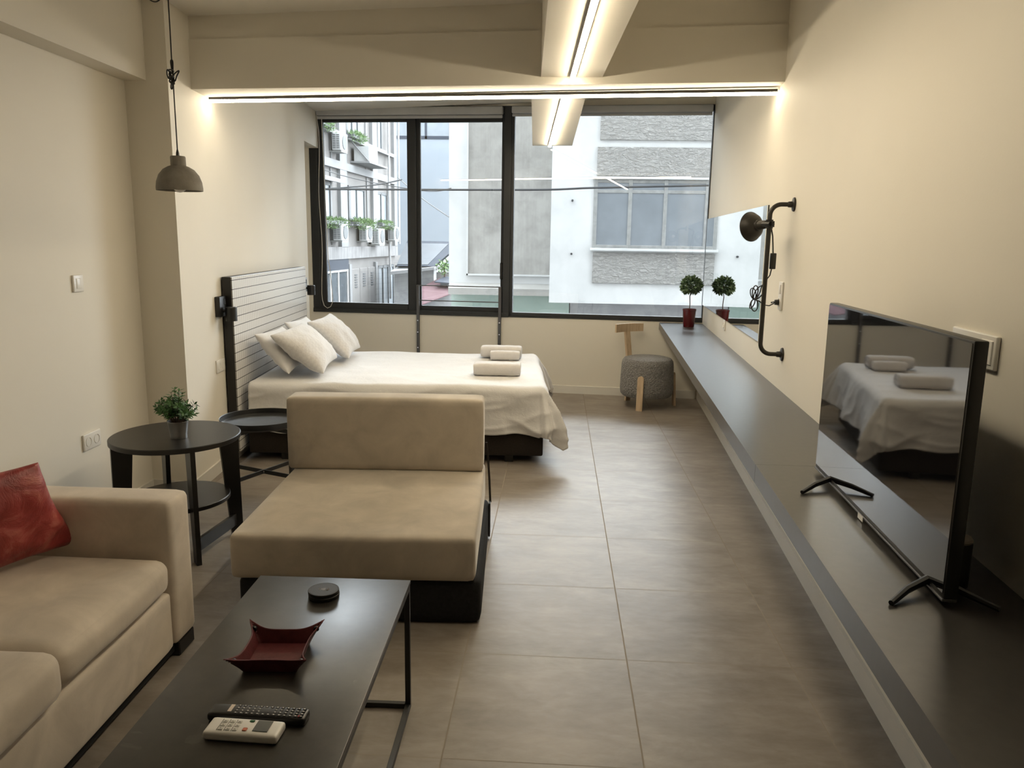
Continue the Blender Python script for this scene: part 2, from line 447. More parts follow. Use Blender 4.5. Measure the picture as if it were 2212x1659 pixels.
struct(prism(MB(), [(LW(YB),YB),(LW(4.4),4.4),(LW(4.4)-.2,4.4),(LW(YB)-.2,YB)], 0, 3).build('wall_left', M['wall'], smooth=0))
struct(prism(MB(), [(RW(YB),YB),(RW(7.64),7.64),(RW(7.64)+.2,7.64),(RW(YB)+.2,YB)], 0, 3).build('wall_right', M['wall'], smooth=0))
struct(prism(MB(), [(-2.6,YB-.2),(1.2,YB-.2),(1.2,YB),(-2.6,YB)], 0, 3).build('wall_back', M['wall'], smooth=0))
# pillar face and the bedroom wall behind it (one solid)
mb = prism(MB(), [(LW(4.32),4.32),(-2.13,4.29),(BW(7.37),7.37),(BW(7.37)-.25,7.37),(LW(4.32)-.25,4.4)], 0, 3)
prism(mb, [(BW(7.37),7.37),(BW(7.96),7.96),(BW(7.96)-.25,7.96),(BW(7.37)-.25,7.37)], 2.405, 3)
prism(mb, [(-2.62,7.3),(-2.64,8.0),(-2.85,8.0),(-2.85,7.3)], 0, 2.405)
struct(mb.build('wall_bedroom', M['wall'], smooth=0))
# beam hugging the near left wall
struct(prism(MB(), [(LW(YB),YB),(LW(YB)+.13,YB),(LW(4.32)+.13,4.32),(LW(4.32),4.32)], 2.344, 3).build('beam_left', M['wall'], smooth=0))
# window wall
def wbox(mb, xa, xb, na, nb, za, zb):
    prism(mb, [pl(win(xa,na)), pl(win(xb,na)), pl(win(xb,nb)), pl(win(xa,nb))], za, zb); return mb
mb = MB(); wbox(mb, -2.85, 1.6, 0, .085, 0, .757); wbox(mb, -2.85, 1.6, 0, .085, 2.795, 3.0); wbox(mb, -2.85, -2.537, 0, .085, .757, 2.795); wbox(mb, 1.43, 1.65, 0, .085, .757, 2.795)
struct(mb.build('wall_window', M['wall'], smooth=0))
# cross beam: lower casing and upper beam
B0, B1 = V(-2.20, 4.619, 2.356), V(1.27, 4.618, 2.412)
def bz(z0, z1): return lambda p: lerp(z0, z1, (p[0]-B0.x)/(B1.x-B0.x))
struct(prism(MB(), [(B0.x-.05,B0.y),(B1.x,B1.y),(B1.x,B1.y+.33),(B0.x-.05,B0.y+.33)], bz(2.356,2.412), bz(2.628,2.714)).build('beam_cross', M['wall'], smooth=0))
struct(prism(MB(), [(B0.x-.05,B0.y+.014),(B1.x,B1.y+.014),(B1.x,B1.y+.316),(B0.x-.05,B0.y+.316)], bz(2.628,2.714), 3).build('beam_upper', M['wall'], smooth=0))
# long beam, in two lengths either side of the cross beam
LB = lambda y: .05 - .0415*(y-4.63)
struct(prism(MB(), [(LB(YB)-.175,YB),(LB(YB)+.18,YB),(LB(4.63)+.175,4.63),(LB(4.63)-.172,4.63)], 2.432, 3).build('beam_long', M['wall'], smooth=0))
struct(prism(MB(), [(-.186,4.94),(.155,4.94),(.111,7.735),(-.272,7.767)], 2.424, 3).build('beam_window', M['wall'], smooth=0))
# baseboards
def base(name, plan): return struct(prism(MB(), plan, 0, .08).build(name, M['trim'], smooth=0))
base('baseboard_right', [(RW(YB)-.014,YB),(RW(7.62)-.014,7.62),(RW(7.62),7.62),(RW(YB),YB)])
base('baseboard_window', [pl(win(-2.4,-.012)), pl(win(1.395,-.012)), pl(win(1.395,0)), pl(win(-2.4,0))])
base('baseboard_bedroom', [(-2.118,4.276),(BW(7.37)+.013,7.37),(BW(7.37),7.37),(-2.131,4.3)])
base('baseboard_left', [(LW(YB)+.013,YB),(LW(4.3)+.013,4.303),(LW(4.3),4.303),(LW(YB),YB)])
base('baseboard_pillar', [(LW(4.3),4.305),(-2.118,4.276),(-2.13,4.292),(LW(4.3),4.322)])

# ------------------------------------------------------------------ windows
fm = M['window_metal']
w1 = sempty('window_1', (W0.x, W0.y, 0), WA)
def S_(x): return (x-.68)/WT.x
def fr(mb, x0, x1, n0, n1, z0, z1, b=.004): mb.box(S_(x0), S_(x1), n0, n1, z0, z1, b, 1); return mb
mb = MB()
fr(mb,-2.535,-2.455,.0,.10,.757,2.795); fr(mb,-2.535,-.478,-.012,.10,.757,.80); fr(mb,-2.535,-.478,0,.10,2.735,2.795); fr(mb,-.545,-.476,-.006,.10,.757,2.795)
fr(mb,-2.535,-.478,-.016,.0,.757,.785)
mb.build('window_frame', fm, w1)
def sash(xa, xb, n, stl, str_, zb=.86, z0=.79, z1=2.735, zt=2.655):
    mb = MB(); fr(mb,xa,xa+stl,n,n+.04,z0,z1); fr(mb,xb-str_,xb,n,n+.04,z0,z1); fr(mb,xa+stl,xb-str_,n,n+.04,z0,zb); fr(mb,xa+stl,xb-str_,n,n+.04,zt,z1)
    s = mb.build('sash', fm, w1)
    g = MB(); g.box(S_(xa+stl-.005), S_(xb-str_+.005), n+.018, n+.022, zb-.005, zt+.005); g.build('pane', M['glass'], s, smooth=0)
    return s
sash(-2.462, -1.435, .010, .072, .088)
s2 = sash(-1.47, -.545, .052, .072, .032, zb=.846)
fr(MB(),-.580,-.550,.030,.052,1.13,1.30,.008).build('handle', M['black_plastic'], s2)
w2 = sempty('window_2', (W0.x, W0.y, 0), WA)
mb = MB(); fr(mb,-.476,-.447,.0,.08,.757,2.795); fr(mb,1.418,1.44,.0,.08,.757,2.795); fr(mb,-.476,1.43,0,.08,.768,.806); fr(mb,-.476,1.43,0,.08,2.74,2.795); fr(mb,-.476,1.43,-.006,.02,.757,.768)
mb.build('window_frame', fm, w2)
MB().box(S_(-.45), S_(1.425), .036, .040, .80, 2.745).build('pane', M['glass'], w2, smooth=0)

# roller blinds
def blind(label, xa, xb, z0, zm, z1, chain):
    t = thing('roller_blind', label, 'blind', (W0.x, W0.y, 0), WA, 'roller blinds over the windows')
    MB().box(S_(xa), S_(xb), -.075, -.012, zm, z1, .012, 3).build('cassette', M['blind'], t)
    MB().box(S_(xa+.004), S_(xb-.004), -.055, -.035, z0, zm-.004, .004, 1).build('bottom_bar', M['blind'], t)
    if chain:
        xs = S_(xa)
        pts = [(xs+.005,-.06,zm)]+[(xs+.012+.01*math.sin(k*.9),-.05,zm-(zm-.95)*k/12) for k in range(1,13)]
        pts += [(xs+.006,-.045,.88),(xs+.022,-.042,.825),(xs+.055,-.04,.80),(xs+.09,-.04,.815),(xs+.115,-.04,.87),(xs+.112,-.04,.97),(xs+.095,-.042,1.2)]
        pts += [(xs+.08-.03*k/8,-.045,1.3+(zm-1.3)*k/8) for k in range(0,9)]
        MB().tube(pts, .0032, 6).build('pull_chain', M['cable_white'], t)
    return t
blind('grey roller blind rolled up over the sliding window with a hanging pull chain', -2.425, -.556, 2.676, 2.708, 2.783, True)
blind('grey roller blind rolled up over the wide fixed window pane', -.47, 1.405, 2.690, 2.715, 2.783, False)

# guard rail in front of the opening sash
rl = thing('window_railing', 'dark steel guard rail on two bolted posts in front of the opening window sash', 'railing', (W0.x, W0.y, 0), WA)
for x in (-1.412, -.568):
    p = MB().box(S_(x)-.014, S_(x)+.014, -.032, -.003, .09, 1.062, .002, 1).build('post', M['rail_metal'], rl)
    for z in (.42,.58,.70): MB().cyl((S_(x),-.036,z),(S_(x),-.028,z),.006,n=10).build('bolt', M['chrome'], p)
for z in (1.057,.905): MB().box(S_(-1.405), S_(-.575), -.024, -.014, z-.005, z+.005).build('rail', M['rail_metal'], rl)

# ------------------------------------------------------------------ LED strips
def led(label, p0, p1, w=.022, h=.022, base_h=.02, mat='led'):
    p0, p1 = Vector(p0), Vector(p1); d = p1-p0; a = math.atan2(d.y, d.x); L = math.hypot(d.x, d.y)
    t = thing('led_strip_light', label, 'strip light', p0, a, 'linear led lights under the beams')
    sl = d.z
    def bar(mb, z0, z1, hw, x0=0, x1=L):
        z = lambda x, k: k + sl*x/L
        mb.hexa([(x0,-hw,z(x0,z0)),(x1,-hw,z(x1,z0)),(x1,hw,z(x1,z0)),(x0,hw,z(x0,z0)),(x0,-hw,z(x0,z1)),(x1,-hw,z(x1,z1)),(x1,hw,z(x1,z1)),(x0,hw,z(x0,z1))]); return mb
    bar(MB(), .004, base_h, w*.6).build('aluminium_track', M['lamp_iron'], t, smooth=0)
    bar(MB(), -h*.5, .004, w*.5).build('diffuser', M[mat], t, smooth=0)
    return t
led('glowing led line under the cross beam running from wall to wall', (BW(4.88)+.012, 4.885, 2.338), (RW(4.75)-.012, 4.755, 2.377))
led('glowing led line under the long beam ending at the cross beam', (LB(1.8)+.003, 1.8, 2.408), (LB(4.6)+.003, 4.606, 2.408), .026, .004, .02, 'led_low')
led('glowing led line under the short beam meeting the window glass', (.016, 5.02, 2.406), (-.104, 7.675, 2.406), .026, .006, .02, 'led_low')

# ------------------------------------------------------------------ wall shelf counter
ct = thing('wall_counter', 'long dark grey wall hung counter running along the right wall to the window', 'counter', (0,0,0))
FR = lambda y: .561 + .0590*y
mb = prism(MB(), [(FR(2.69),2.69),(RW(2.69)-.001,2.69),(RW(7.62)-.001,7.615),(FR(7.645),7.645)], .684, .75); mb.build('counter_panel', M['counter'], ct, smooth=0)
mb = prism(MB(), [(FR(-1.5),-1.5),(RW(-1.5)-.001,-1.5),(RW(2.687)-.001,2.687),(FR(2.687),2.687)], .684, .7505); mb.build('counter_panel', M['counter'], ct, smooth=0)

# wall-local frame on the right wall: local X along the wall (towards window), local Y out of the wall into the room
RA = math.atan2(1, .0624)
def onright(name, label, cat, y, z, group=None): return thing(name, label, cat, (RW(y)-.0005, y, z), RA, group)

# mirror
mr = onright('wall_mirror', 'frameless wide mirror above the counter reflecting the topiary and the street', 'mirror', 6.17, 1.338)
MB().box(-1.385, 1.435, 0, .006, -.406, .412).build('backing', M['dark_rubber'], mr, smooth=0)
MB().box(-1.385, 1.435, .006, .011, -.406, .412, .001, 1).build('silvered_glass', M['mirror'], mr, smooth=0)

# ------------------------------------------------------------------ sockets and switches
wp = M['white_plastic']
def plate(t, w, h, d=.009): MB().box(-w/2, w/2, 0, d, -h/2, h/2, .004, 3).build('cover_plate', wp, t)
def sock(t, x, z, r=.021):
    s = MB().lathe([(r+.003,.0),(r+.003,.004),(r,.0045),(r-.001,-.0035),(0,-.0035)], 24, Matrix.Translation((x,.009,z)) @ Matrix.Rotation(-PI/2,4,'X')).build('socket_insert', wp, t)
    mb = MB()
    for k in (-1,1): mb.cyl((x+k*.0095,.0045,z),(x+k*.0095,.0062,z),.0026,n=8)
    mb.build('pin_hole', M['black_plastic'], s)
def rocker(t, x, z, w=.034, h=.05):
    MB().box(x-w/2, x+w/2, .006, .0135, z-h/2, z+h/2, .003, 2, None).build('rocker', wp, t)
t = onright('socket_plate', 'white vertical plate with switch above a socket beside the pipe lamp', 'socket', 4.285, 1.246, 'wall sockets and switches')
plate(t,.082,.152); rocker(t,0,.036); sock(t,0,-.036)
t = onright('socket_plate', 'small white socket under the mirror just above the counter', 'socket', 6.19, .887, 'wall sockets and switches')
plate(t,.08,.082); sock(t,0,0)
t = onright('socket_plate', 'white three gang socket plate behind the television corner', 'socket', 2.03, 1.266, 'wall sockets and switches')
plate(t,.245,.085,.011)
for k in (-.075,0): sock(t,k,0)
MB().box(-.11,-.05,.008,.014,-.03,.03,.002,1).build('antenna_insert', wp, t)
MB().cyl((-.08,.012,0),(-.08,.018,0),.006,n=12).build('antenna_jack', M['chrome'], t)
LA_ = math.atan2(-1, .0234)
def onleft(name, label, cat, x, y, z, a=LA_): return thing(name, label, cat, (x, y, z), a, 'wall sockets and switches')
t = onleft('light_switch', 'white light switch alone on the near left wall above the sofa', 'switch', LW(3.72), 3.72, 1.276); plate(t,.084,.084,.011); rocker(t,0,0,.042,.052)
t = onleft('socket_plate', 'white double socket low on the left wall beside the round table', 'socket', LW(3.72), 3.725, .475); plate(t,.152,.084,.011)
for k in (-.036,.036): sock(t,k,0,.022)
t = onleft('socket_plate', 'white double socket by the headboard edge, behind the tray table', 'socket', BW(4.86), 4.845, .69, math.atan2(-1,.084)); plate(t,.152,.084,.011); sock(t,.036,0,.022); rocker(t,-.036,0)

# ------------------------------------------------------------------ pipe wall lamp on the right wall
lp = onright('pipe_wall_lamp', 'dark iron pipe wall lamp with a tilted round shade and coiled cord', 'wall lamp', 4.152, 0)
li = M['lamp_iron']
for z in (1.723,.944):
    MB().lathe([(0,.004),(.036,.004),(.036,0),(.034,.008),(.016,.013),(.015,.03),(.012,.034),(0,.034)], 24, Matrix.Translation((0,0,z)) @ Matrix.Rotation(-PI/2,4,'X')).build('wall_flange', li, lp)
def arc(c, r, a0, a1, n=8): return [(0, c[0]+r*math.cos(lerp(a0,a1,k/n)), c[1]+r*math.sin(lerp(a0,a1,k/n))) for k in range(n+1)]
OUT = .118; R_ = .055
pts = [(0,.02,1.723)] + arc((OUT-R_,1.723-R_),R_,PI/2,0) + arc((OUT-R_,.944+R_),R_,0,-PI/2) + [(0,.02,.944)]
MB().tube(pts, .0115, 12).build('pipe', li, lp)
# clamp with wing knob
ck = MB().cyl((0,OUT,1.60),(0,OUT,1.645),.019,n=16); ck.cyl((-.03,OUT-.012,1.622),(.03,OUT-.012,1.622),.009,n=10); ck.cyl((-.034,OUT-.012,1.607),(-.034,OUT-.012,1.637),.007,n=8); ck.cyl((-.025,OUT,1.622),(.02,OUT+.03,1.622),.012,n=12)
ck.build('clamp', M['black_metal'], lp)
# shade: axis points towards the window and into the room
ax = V(.80, .52, -.10).normalized(); c0 = V(.018, OUT+.012, 1.622)
Q = Matrix.Translation(c0) @ V(0,0,1).rotation_difference(ax).to_matrix().to_4x4()
MB().lathe([(0,0),(.018,0),(.022,.008),(.024,.05),(.026,.054),(.020,.056),(0,.056)], 24, Q).build('lamp_neck', li, lp)
sh = MB().lathe([(.022,.048),(.028,.05),(.030,.062),(.048,.070),(.066,.088),(.074,.108),(.079,.112),(.077,.114),(.071,.109),(.063,.091),(.045,.074),(.02,.066)], 40, Q).build('lamp_shade', li, lp)
MB().lathe([(0,.058),(.012,.062),(.02,.08),(.022,.095),(.014,.108),(0,.112)], 16, Q).build('bulb', M['bulb'], sh)
# cord with in-line switch
cz = [(0,OUT-.012,1.60),(.004,OUT-.022,1.56),(.004,OUT-.028,1.50),(.002,OUT-.030,1.47)]
cz2 = [(.0,OUT-.028,1.395),(0,OUT-.022,1.36),(.01,OUT-.004,1.33),(.02,OUT+.012,1.30),(.02,OUT+.018,1.27),(.02,OUT+.03,1.24)]
loops = []
def coil(cx, cz_, rx, rz, tilt, n=14):
    L = []
    for k in range(n+1):
        a = -PI/2 + 2*PI*k/n; x, z = rx*math.cos(a), rz*(math.sin(a)+1)
        L.append((.02+.004*math.sin(a*2), cx + x*math.cos(tilt)-z*math.sin(tilt), cz_ + x*math.sin(tilt)+z*math.cos(tilt)))
    return L
kx, kz = OUT+.045, 1.232
body = cz2 + [(.02,kx-.004,kz)] + coil(kx,kz,.020,.042,.55) + coil(kx,kz,.014,.036,.05) + coil(kx,kz,.014,.030,-.25) + coil(kx,kz,.018,.032,PI-.1) + coil(kx,kz,.010,.026,PI+.35)
body += [(.02,kx-.03,kz-.012),(.03,OUT-.005,kz-.03),(.05,OUT-.04,kz-.035),(.08,OUT-.07,1.208),(.11,.05,1.21)]
MB().tube(cz, .0035, 6).build('cord', M['black_plastic'], lp)
MB().tube(body, .0033, 6).build('cord', M['black_plastic'], lp)
MB().box(-.012,.012,OUT-.046,OUT-.016,1.392,1.475,.004,2).build('cord_switch', M['black_plastic'], lp)
MB().cyl((.133,.012,1.21),(.133,.034,1.21),.016,.014,n=16).cyl((.133,.034,1.21),(.112,.055,1.21),.006,.004,n=10).build('plug', M['black_plastic'], lp)

# ------------------------------------------------------------------ television
TVP = lambda y: .847 + .0624*(y-1.617)
tv = thing('television', 'flat black television on splayed feet standing on the counter, reflecting the bed', 'television', (TVP(2.115), 2.115, .75), RA+.0085); tv.rotation_euler.x = -.0036
# local X along the screen towards window, local Y towards the room
MB().box(-.508,.508,-.030,.0,.018,.582,.004,2).build('bezel', M['black_plastic'], tv)
MB().box(-.502,.502,-.001,.0015,.032,.576).build('screen', M['screen'], tv, smooth=0)
MB().box(-.34,.34,-.070,-.028,.03,.36,.02,3).build('rear_housing', M['black_plastic'], tv)
MB().box(-.508,.508,-.028,.003,.014,.020,.001,1).build('lower_trim', M['rail_metal'], tv)
MB().box(.003,.045,.0032,.0042,.004,.019).build('sticker', M['white_plastic'], tv, smooth=0)
for cx_, s_ in ((-.415,-1),(.345,-1)):
    mb = MB()
    for yt in (.108,-.115):
        mb.tube([(cx_,-.012,.03),(cx_+s_*.05,yt*.55,.018),(cx_+s_*.098,yt,.0065)], [.010,.0085,.0065], 8)
    mb.build('foot', M['black_plastic'], tv)
# white lead from the set to the socket and loose loop
cb = onright('television_cable', 'white cable looped behind the television from the wall socket', 'cable', 1.9, .75)
P = [(.13,.012,.516),(.13,.045,.516),(.14,.07,.50),(.10,.06,.44),(.05,.045,.37),(.03,.035,.31),(.045,.03,.25),(.085,.035,.205),(.10,.04,.16),(.075,.04,.09),(.035,.035,.045),(.045,.03,.04),(.075,.03,.12),(.085,.03,.20),(.11,.04,.27),(.14,.05,.30)]
def smooth_pts(P, n=6):
    P = [Vector(p) for p in P]; o = []
    for i in range(len(P)-1):
        a, b, c, d = P[max(i-1,0)], P[i], P[i+1], P[min(i+2,len(P)-1)]
        for k in range(n):
            t = k/n; o.append(.5*((2*b)+(c-a)*t+(2*a-5*b+4*c-d)*t*t+(3*b-a-3*c+d)*t**3))
    return o+[P[-1]]
MB().tube(smooth_pts(P), .0032, 7).build('lead', M['cable_white'], cb)
MB().cyl((.13,.011,.516),(.13,.045,.516),.010,.008,n=14).build('plug', M['cable_white'], cb)
MB().tube(smooth_pts([(.036,.035,.045),(.03,.04,.03),(.03,.07,.012),(.06,.10,.0045)]), .0032, 7).build('lead', M['cable_white'], cb)
cn = thing('canister', 'black round canister with a pale lid standing behind the television end', 'canister', (.925, 1.735, .75))
MB().lathe([(0,.0),(.037,.0),(.039,.004),(.039,.105),(.037,.108),(0,.108)], 28).build('body', M['black_plastic'], cn)
MB().lathe([(0,.1085),(.038,.1085),(.039,.113),(.036,.118),(0,.119)], 28).build('lid', M['concrete'], cn)

# ------------------------------------------------------------------ foliage helper
def leaf(mb, p, d, up, L, W, bend=.25):
    d = Vector(d).normalized(); s = d.cross(Vector(up))
    if s.length < 1e-3: s = d.cross(V(1,0,0))
    s.normalize(); n = s.cross(d)
    t = mb.bm; p = Vector(p)
    a = p; b = p + d*L*.45 + n*bend*L*.18; c = p + d*L - n*bend*L*.25
    l = p + d*L*.42 + s*W*.5 + n*bend*L*.05; r = p + d*L*.42 - s*W*.5 + n*bend*L*.05
    v = [t.verts.new(x) for x in (a, l, c, r, b)]
    t.faces.new((v[0], v[1], v[4])); t.faces.new((v[1], v[2], v[4])); t.faces.new((v[2], v[3], v[4])); t.faces.new((v[3], v[0], v[4]))
def rnd_dir(zlo=-1, zhi=1):
    z = random.uniform(zlo, zhi); a = random.uniform(0, 2*PI); r = math.sqrt(max(0,1-z*z)); return V(r*math.cos(a), r*math.sin(a), z)

# topiary
tp = thing('potted_topiary', 'small ball topiary in a red pot at the far end of the counter', 'plant', (1.243, 7.318, .75))
MB().lathe([(0,0),(.049,0),(.051,.004),(.061,.150),(.064,.152),(.064,.166),(.060,.166),(.058,.150),(.0,.148)], 32).build('pot', M['red_glaze'], tp)
MB().lathe([(0,.152),(.058,.149)], 20).build('soil', M['soil'], tp)
MB().tube([(0,0,.148),(.003,.001,.21),(-.002,.002,.28),(.004,.002,.34),(.006,0,.39)], .0042, 7).build('stem', M['stem'], tp)
mb = MB(); cc = V(.004, 0, .385)
for k in range(820):
    d = rnd_dir(-.85, 1); rr_ = random.uniform(.35, 1)**.5
    p = cc + V(d.x*.088, d.y*.088, d.z*.078)*rr_
    dd = (d + rnd_dir()*.8 - V(0,0,.25)).normalized()
    leaf(mb, p, dd, rnd_dir(), random.uniform(.030,.044), random.uniform(.016,.024))
mb.build('foliage', M['leaf_grey'], tp)

# ------------------------------------------------------------------ stool chair
st = thing('stool_chair', 'round grey boucle stool chair with pale wooden legs and a curved T back', 'chair', (.868, 7.225, 0))
prof = [(0,.470),(.10,.470),(.18,.466),(.218,.455),(.236,.432),(.241,.40),(.247,.26),(.250,.17),(.243,.125),(.225,.105),(.18,.098),(0,.098)]
MB().lathe(prof, 48).build('seat', M['boucle'], st)
def slab(mb, a, r0, z0, r1, z1, w, th, round_top=False):
    """board leaning on the drum at plan angle a"""
    d = V(math.cos(a), math.sin(a), 0); s = V(-d.y, d.x, 0)
    P0, P1 = d*r0 + V(0,0,z0), d*r1 + V(0,0,z1)
    ax_ = (P1-P0).normalized(); n = s.cross(ax_)
    if n.dot(d) < 0: n = -n
    out = []
    segs = [(0,1),(1,1)] if not round_top else [(0,1)]+[(1-(w*.5)*(1-math.sin(q))/(P1-P0).length, math.cos(q)) for q in [k*PI/2/6 for k in range(7)]]
    t = bmesh.new(); loops_ = []
    for f, ww in segs:
        c = P0.lerp(P1, f); h = max(.002, ww*w*.5)
        loops_.append([t.verts.new(c+s*h), t.verts.new(c-s*h), t.verts.new(c-s*h+n*th), t.verts.new(c+s*h+n*th)])
    t.faces.new(loops_[0]); t.faces.new(loops_[-1][::-1])
    for A, B in zip(loops_, loops_[1:]):
        for k in range(4): t.faces.new((A[k], A[(k+1)%4], B[(k+1)%4], B[k]))
    bmesh.ops.recalc_face_normals(t, faces=t.faces[:])
    mb._add(t); return mb
AN = (math.radians(-109), math.radians(8), math.radians(124))
for k, a in enumerate(AN):
    slab(MB(), a, .262, 0, .243, .32, .056, .022, True).build('leg', M['wood'], st)
slab(MB(), AN[2], .243, .30, .315, .715, .058, .024).build('back_post', M['wood'], st)
d = V(math.cos(AN[2]), math.sin(AN[2]), 0); s_ = V(-d.y, d.x, 0)
def backfn(sg):
    def f(u, v):
        q = (u-.5)*2; c = d*(.318 - .030*q*q) - s_*q*.165
        return c + d*(.011*sg) + V(0,0,.672+.078*v)
    return f
mb = MB(); mb.grid(16, 3, backfn(1)); mb.grid(16, 3, backfn(-1))
# close the rim
mb.grid(16, 2, lambda u, v: backfn(1)(u,1).lerp(backfn(-1)(u,1), v)); mb.grid(16, 2, lambda u, v: backfn(1)(u,0).lerp(backfn(-1)(u,0), v))
mb.grid(2, 2, lambda u, v: backfn(1)(0,u).lerp(backfn(-1)(0,u), v)); mb.grid(2, 2, lambda u, v: backfn(1)(1,u).lerp(backfn(-1)(1,u), v))
bmesh.ops.remove_doubles(mb.bm, verts=mb.bm.verts, dist=1e-5); bmesh.ops.recalc_face_normals(mb.bm, faces=mb.bm.faces[:])
mb.build('back_rail', M['wood'], st)

# ------------------------------------------------------------------ headboard and bed
HA = .084
hb = thing('headboard', 'tall headboard faced with white mosaic tiles and a black edge, fixed to the wall', 'headboard', (BW(4.936)+.004, 4.936, .085), HA)
MB().box(.004,.062,0,2.02,0,1.172,.002,1).build('black_frame', M['black_wood'], hb)
MB().box(.058,.070,.003,2.017,.001,1.170).build('tile_face', M['mosaic'], hb, smooth=0)
BA = .070
bd = thing('bed', 'double bed with a dark cloth base and white mattress beside the window', 'bed', (-2.098, 5.035, 0), BA)
L_, W_ = 2.04, 1.53
MB().box(.01,L_-.005,.0,W_,.050,.262,.012,2).build('base', M['bed_base'], bd)
MB().soft(.01,L_-.03,.02,W_-.02,.262,.515,.05,10).build('mattress', M['mattress'], bd)
for x in (.25, 1.0, 1.80):
    for y in (.06, W_-.06): MB().box(x-.03,x+.03,y-.03,y+.03,0,.052,.003,1).build('leg', M['black_wood'], bd)
# duvet
dv = thing('duvet', 'white duvet spread over the bed, hanging over its side and foot', 'duvet', (-2.098, 5.035, 0), BA)
HN, HF, RR = .335, .37, .055
TL, TW0, TW1 = L_-.035, .03, W_-.03
def fbm(x, y, z): return noise.noise(V(x,y,z)) + .5*noise.noise(V(x*2.1,y*2.1,z+3)) + .25*noise.noise(V(x*4.3,y*4.3,z+7))
def ridge(x, y, z): return (1-abs(noise.noise(V(x,y,z))))**4
def over(o, flare):
    q = RR*PI/2
    if o <= 0: return 0, 0
    if o < q: a = o/RR; return RR*math.sin(a), RR*(1-math.cos(a))
    return RR + (o-q)*flare, RR + (o-q)*math.sqrt(max(.05,1-flare*flare))
def duvet(u, v):
    a = lerp(.03, TL+HF, u); b = lerp(-HN, W_+HN, v)
    ox = max(0, a-TL); oy = max(0, TW0-b); ys = -1
    if b > TW1: oy = b-TW1; ys = 1
    bx, by = min(a, TL), min(max(b, TW0), TW1)
    near = min(1, max(0, 1-(TL-bx)/.5))                       # creases gather towards the foot corner
    zt = .545 + .010*fbm(a*1.4, b*1.6, 2) + .004*ridge(a*2.2+b*.8, b*2.6, 5)
    if ox == 0 and oy == 0: return V(bx, by, zt)
    if ox > 0 and oy > 0:
        r = math.hypot(ox, oy); ph = math.atan2(oy, ox); f = min(1, r/.4); t = ph/(PI/2); k = math.sin(2*ph)
        (o1, d1), (o2, d2) = foot(by, r), side(bx, r, 1)
        out, dn = lerp(o1, o2, t), lerp(d1, d2, t)
        h = max(0, r-.06)
        out += k*(.46*h*(1-1.25*h) + (.045*math.sin(ph*11+.4)+.02*math.sin(ph*19+1.0))*f**1.2 + .02*fbm(ph*4, r*6, 11)*f)
        dn -= k*(.13*h)
        dn = min(dn, .465)
        return V(bx + out*math.cos(ph), by + ys*out*math.sin(ph), zt - dn)
    if oy > 0:
        out, dn = side(bx, oy, near)
        return V(bx, by + ys*out, zt - dn)
    out, dn = foot(by, ox)
    return V(bx + out, by, zt - dn)
def side(bx, oy, near):
    f = min(1, oy/HN)
    sl = bx - oy*.55*near                                      # folds lean away from the corner
    w = (.014*math.sin(sl*8+1.5*noise.noise(V(sl*2.5,0,1))) + .026*fbm(sl*3.1, oy*1.3, 7))*f**1.1
    w += .020*near*math.sin(sl*24+.8)*f**1.3 + .022*ridge(sl*6, oy*4+sl*2, 9)*(.3+.7*near)*f
    w += .010*ridge(sl*3+oy*6, oy*9-sl, 21)*min(1,oy/.06)
    hem = .028*fbm(sl*2.4, 3.3, 0) + .018*near*math.sin(sl*24+2)
    out, dn = over(oy + hem*f, .035)
    return out + w, dn
def foot(by, ox):
    f = min(1, ox/HF); s0 = by
    w = (.020*math.sin(s0*9+.5) + .030*fbm(s0*3.4, ox*1.5, 17))*f**1.2 + .020*ridge(s0*6, ox*5, 3)*f
    out, dn = over(ox, .12)
    return out + w, dn
MB().grid(230, 200, duvet).build('cover', M['linen'], dv, smooth=60, solid=.012)

# local helper: points in the bed frame
def bedp(x, y, z): return Matrix.Rotation(BA,4,'Z') @ V(x,y,z) + V(-2.098,5.035,0)
def pil(label, cs, th, seed, mat='linen', pinch=.09, wr=.011):
    c = sum((Vector(x) for x in cs), V(0,0,0))/4
    t = MB().pillow(*[Vector(x)-c for x in cs], th, 34, pinch, wr, seed).build('pillow', M[mat], smooth=70); t.location = c
    return tag(t, label, 'pillow', 'white pillows piled at the headboard')
pil('white pillow leaning on the tiles at the near side, behind another pillow', [bedp(.05,.10,.86), bedp(.27,.12,.585), bedp(.24,.78,.575), bedp(.05,.76,.84)], .075, 1.3)
pil('white pillow lying behind the far pillow against the tiles', [bedp(.06,.80,.87), bedp(.24,.82,.59), bedp(.24,1.44,.585), bedp(.06,1.46,.85)], .065, 4.1)
pil('plump white checked pillow in front, nearest the sofa bed', [bedp(.17,.06,.86), bedp(.50,.16,.585), bedp(.46,.80,.60), bedp(.20,.76,.87)], .10, 8.7, 'damask')
pil('white checked pillow in front at the window side of the bed', [bedp(.23,.82,.87), bedp(.54,.86,.585), bedp(.52,1.46,.59), bedp(.26,1.46,.88)], .09, 12.2, 'damask')

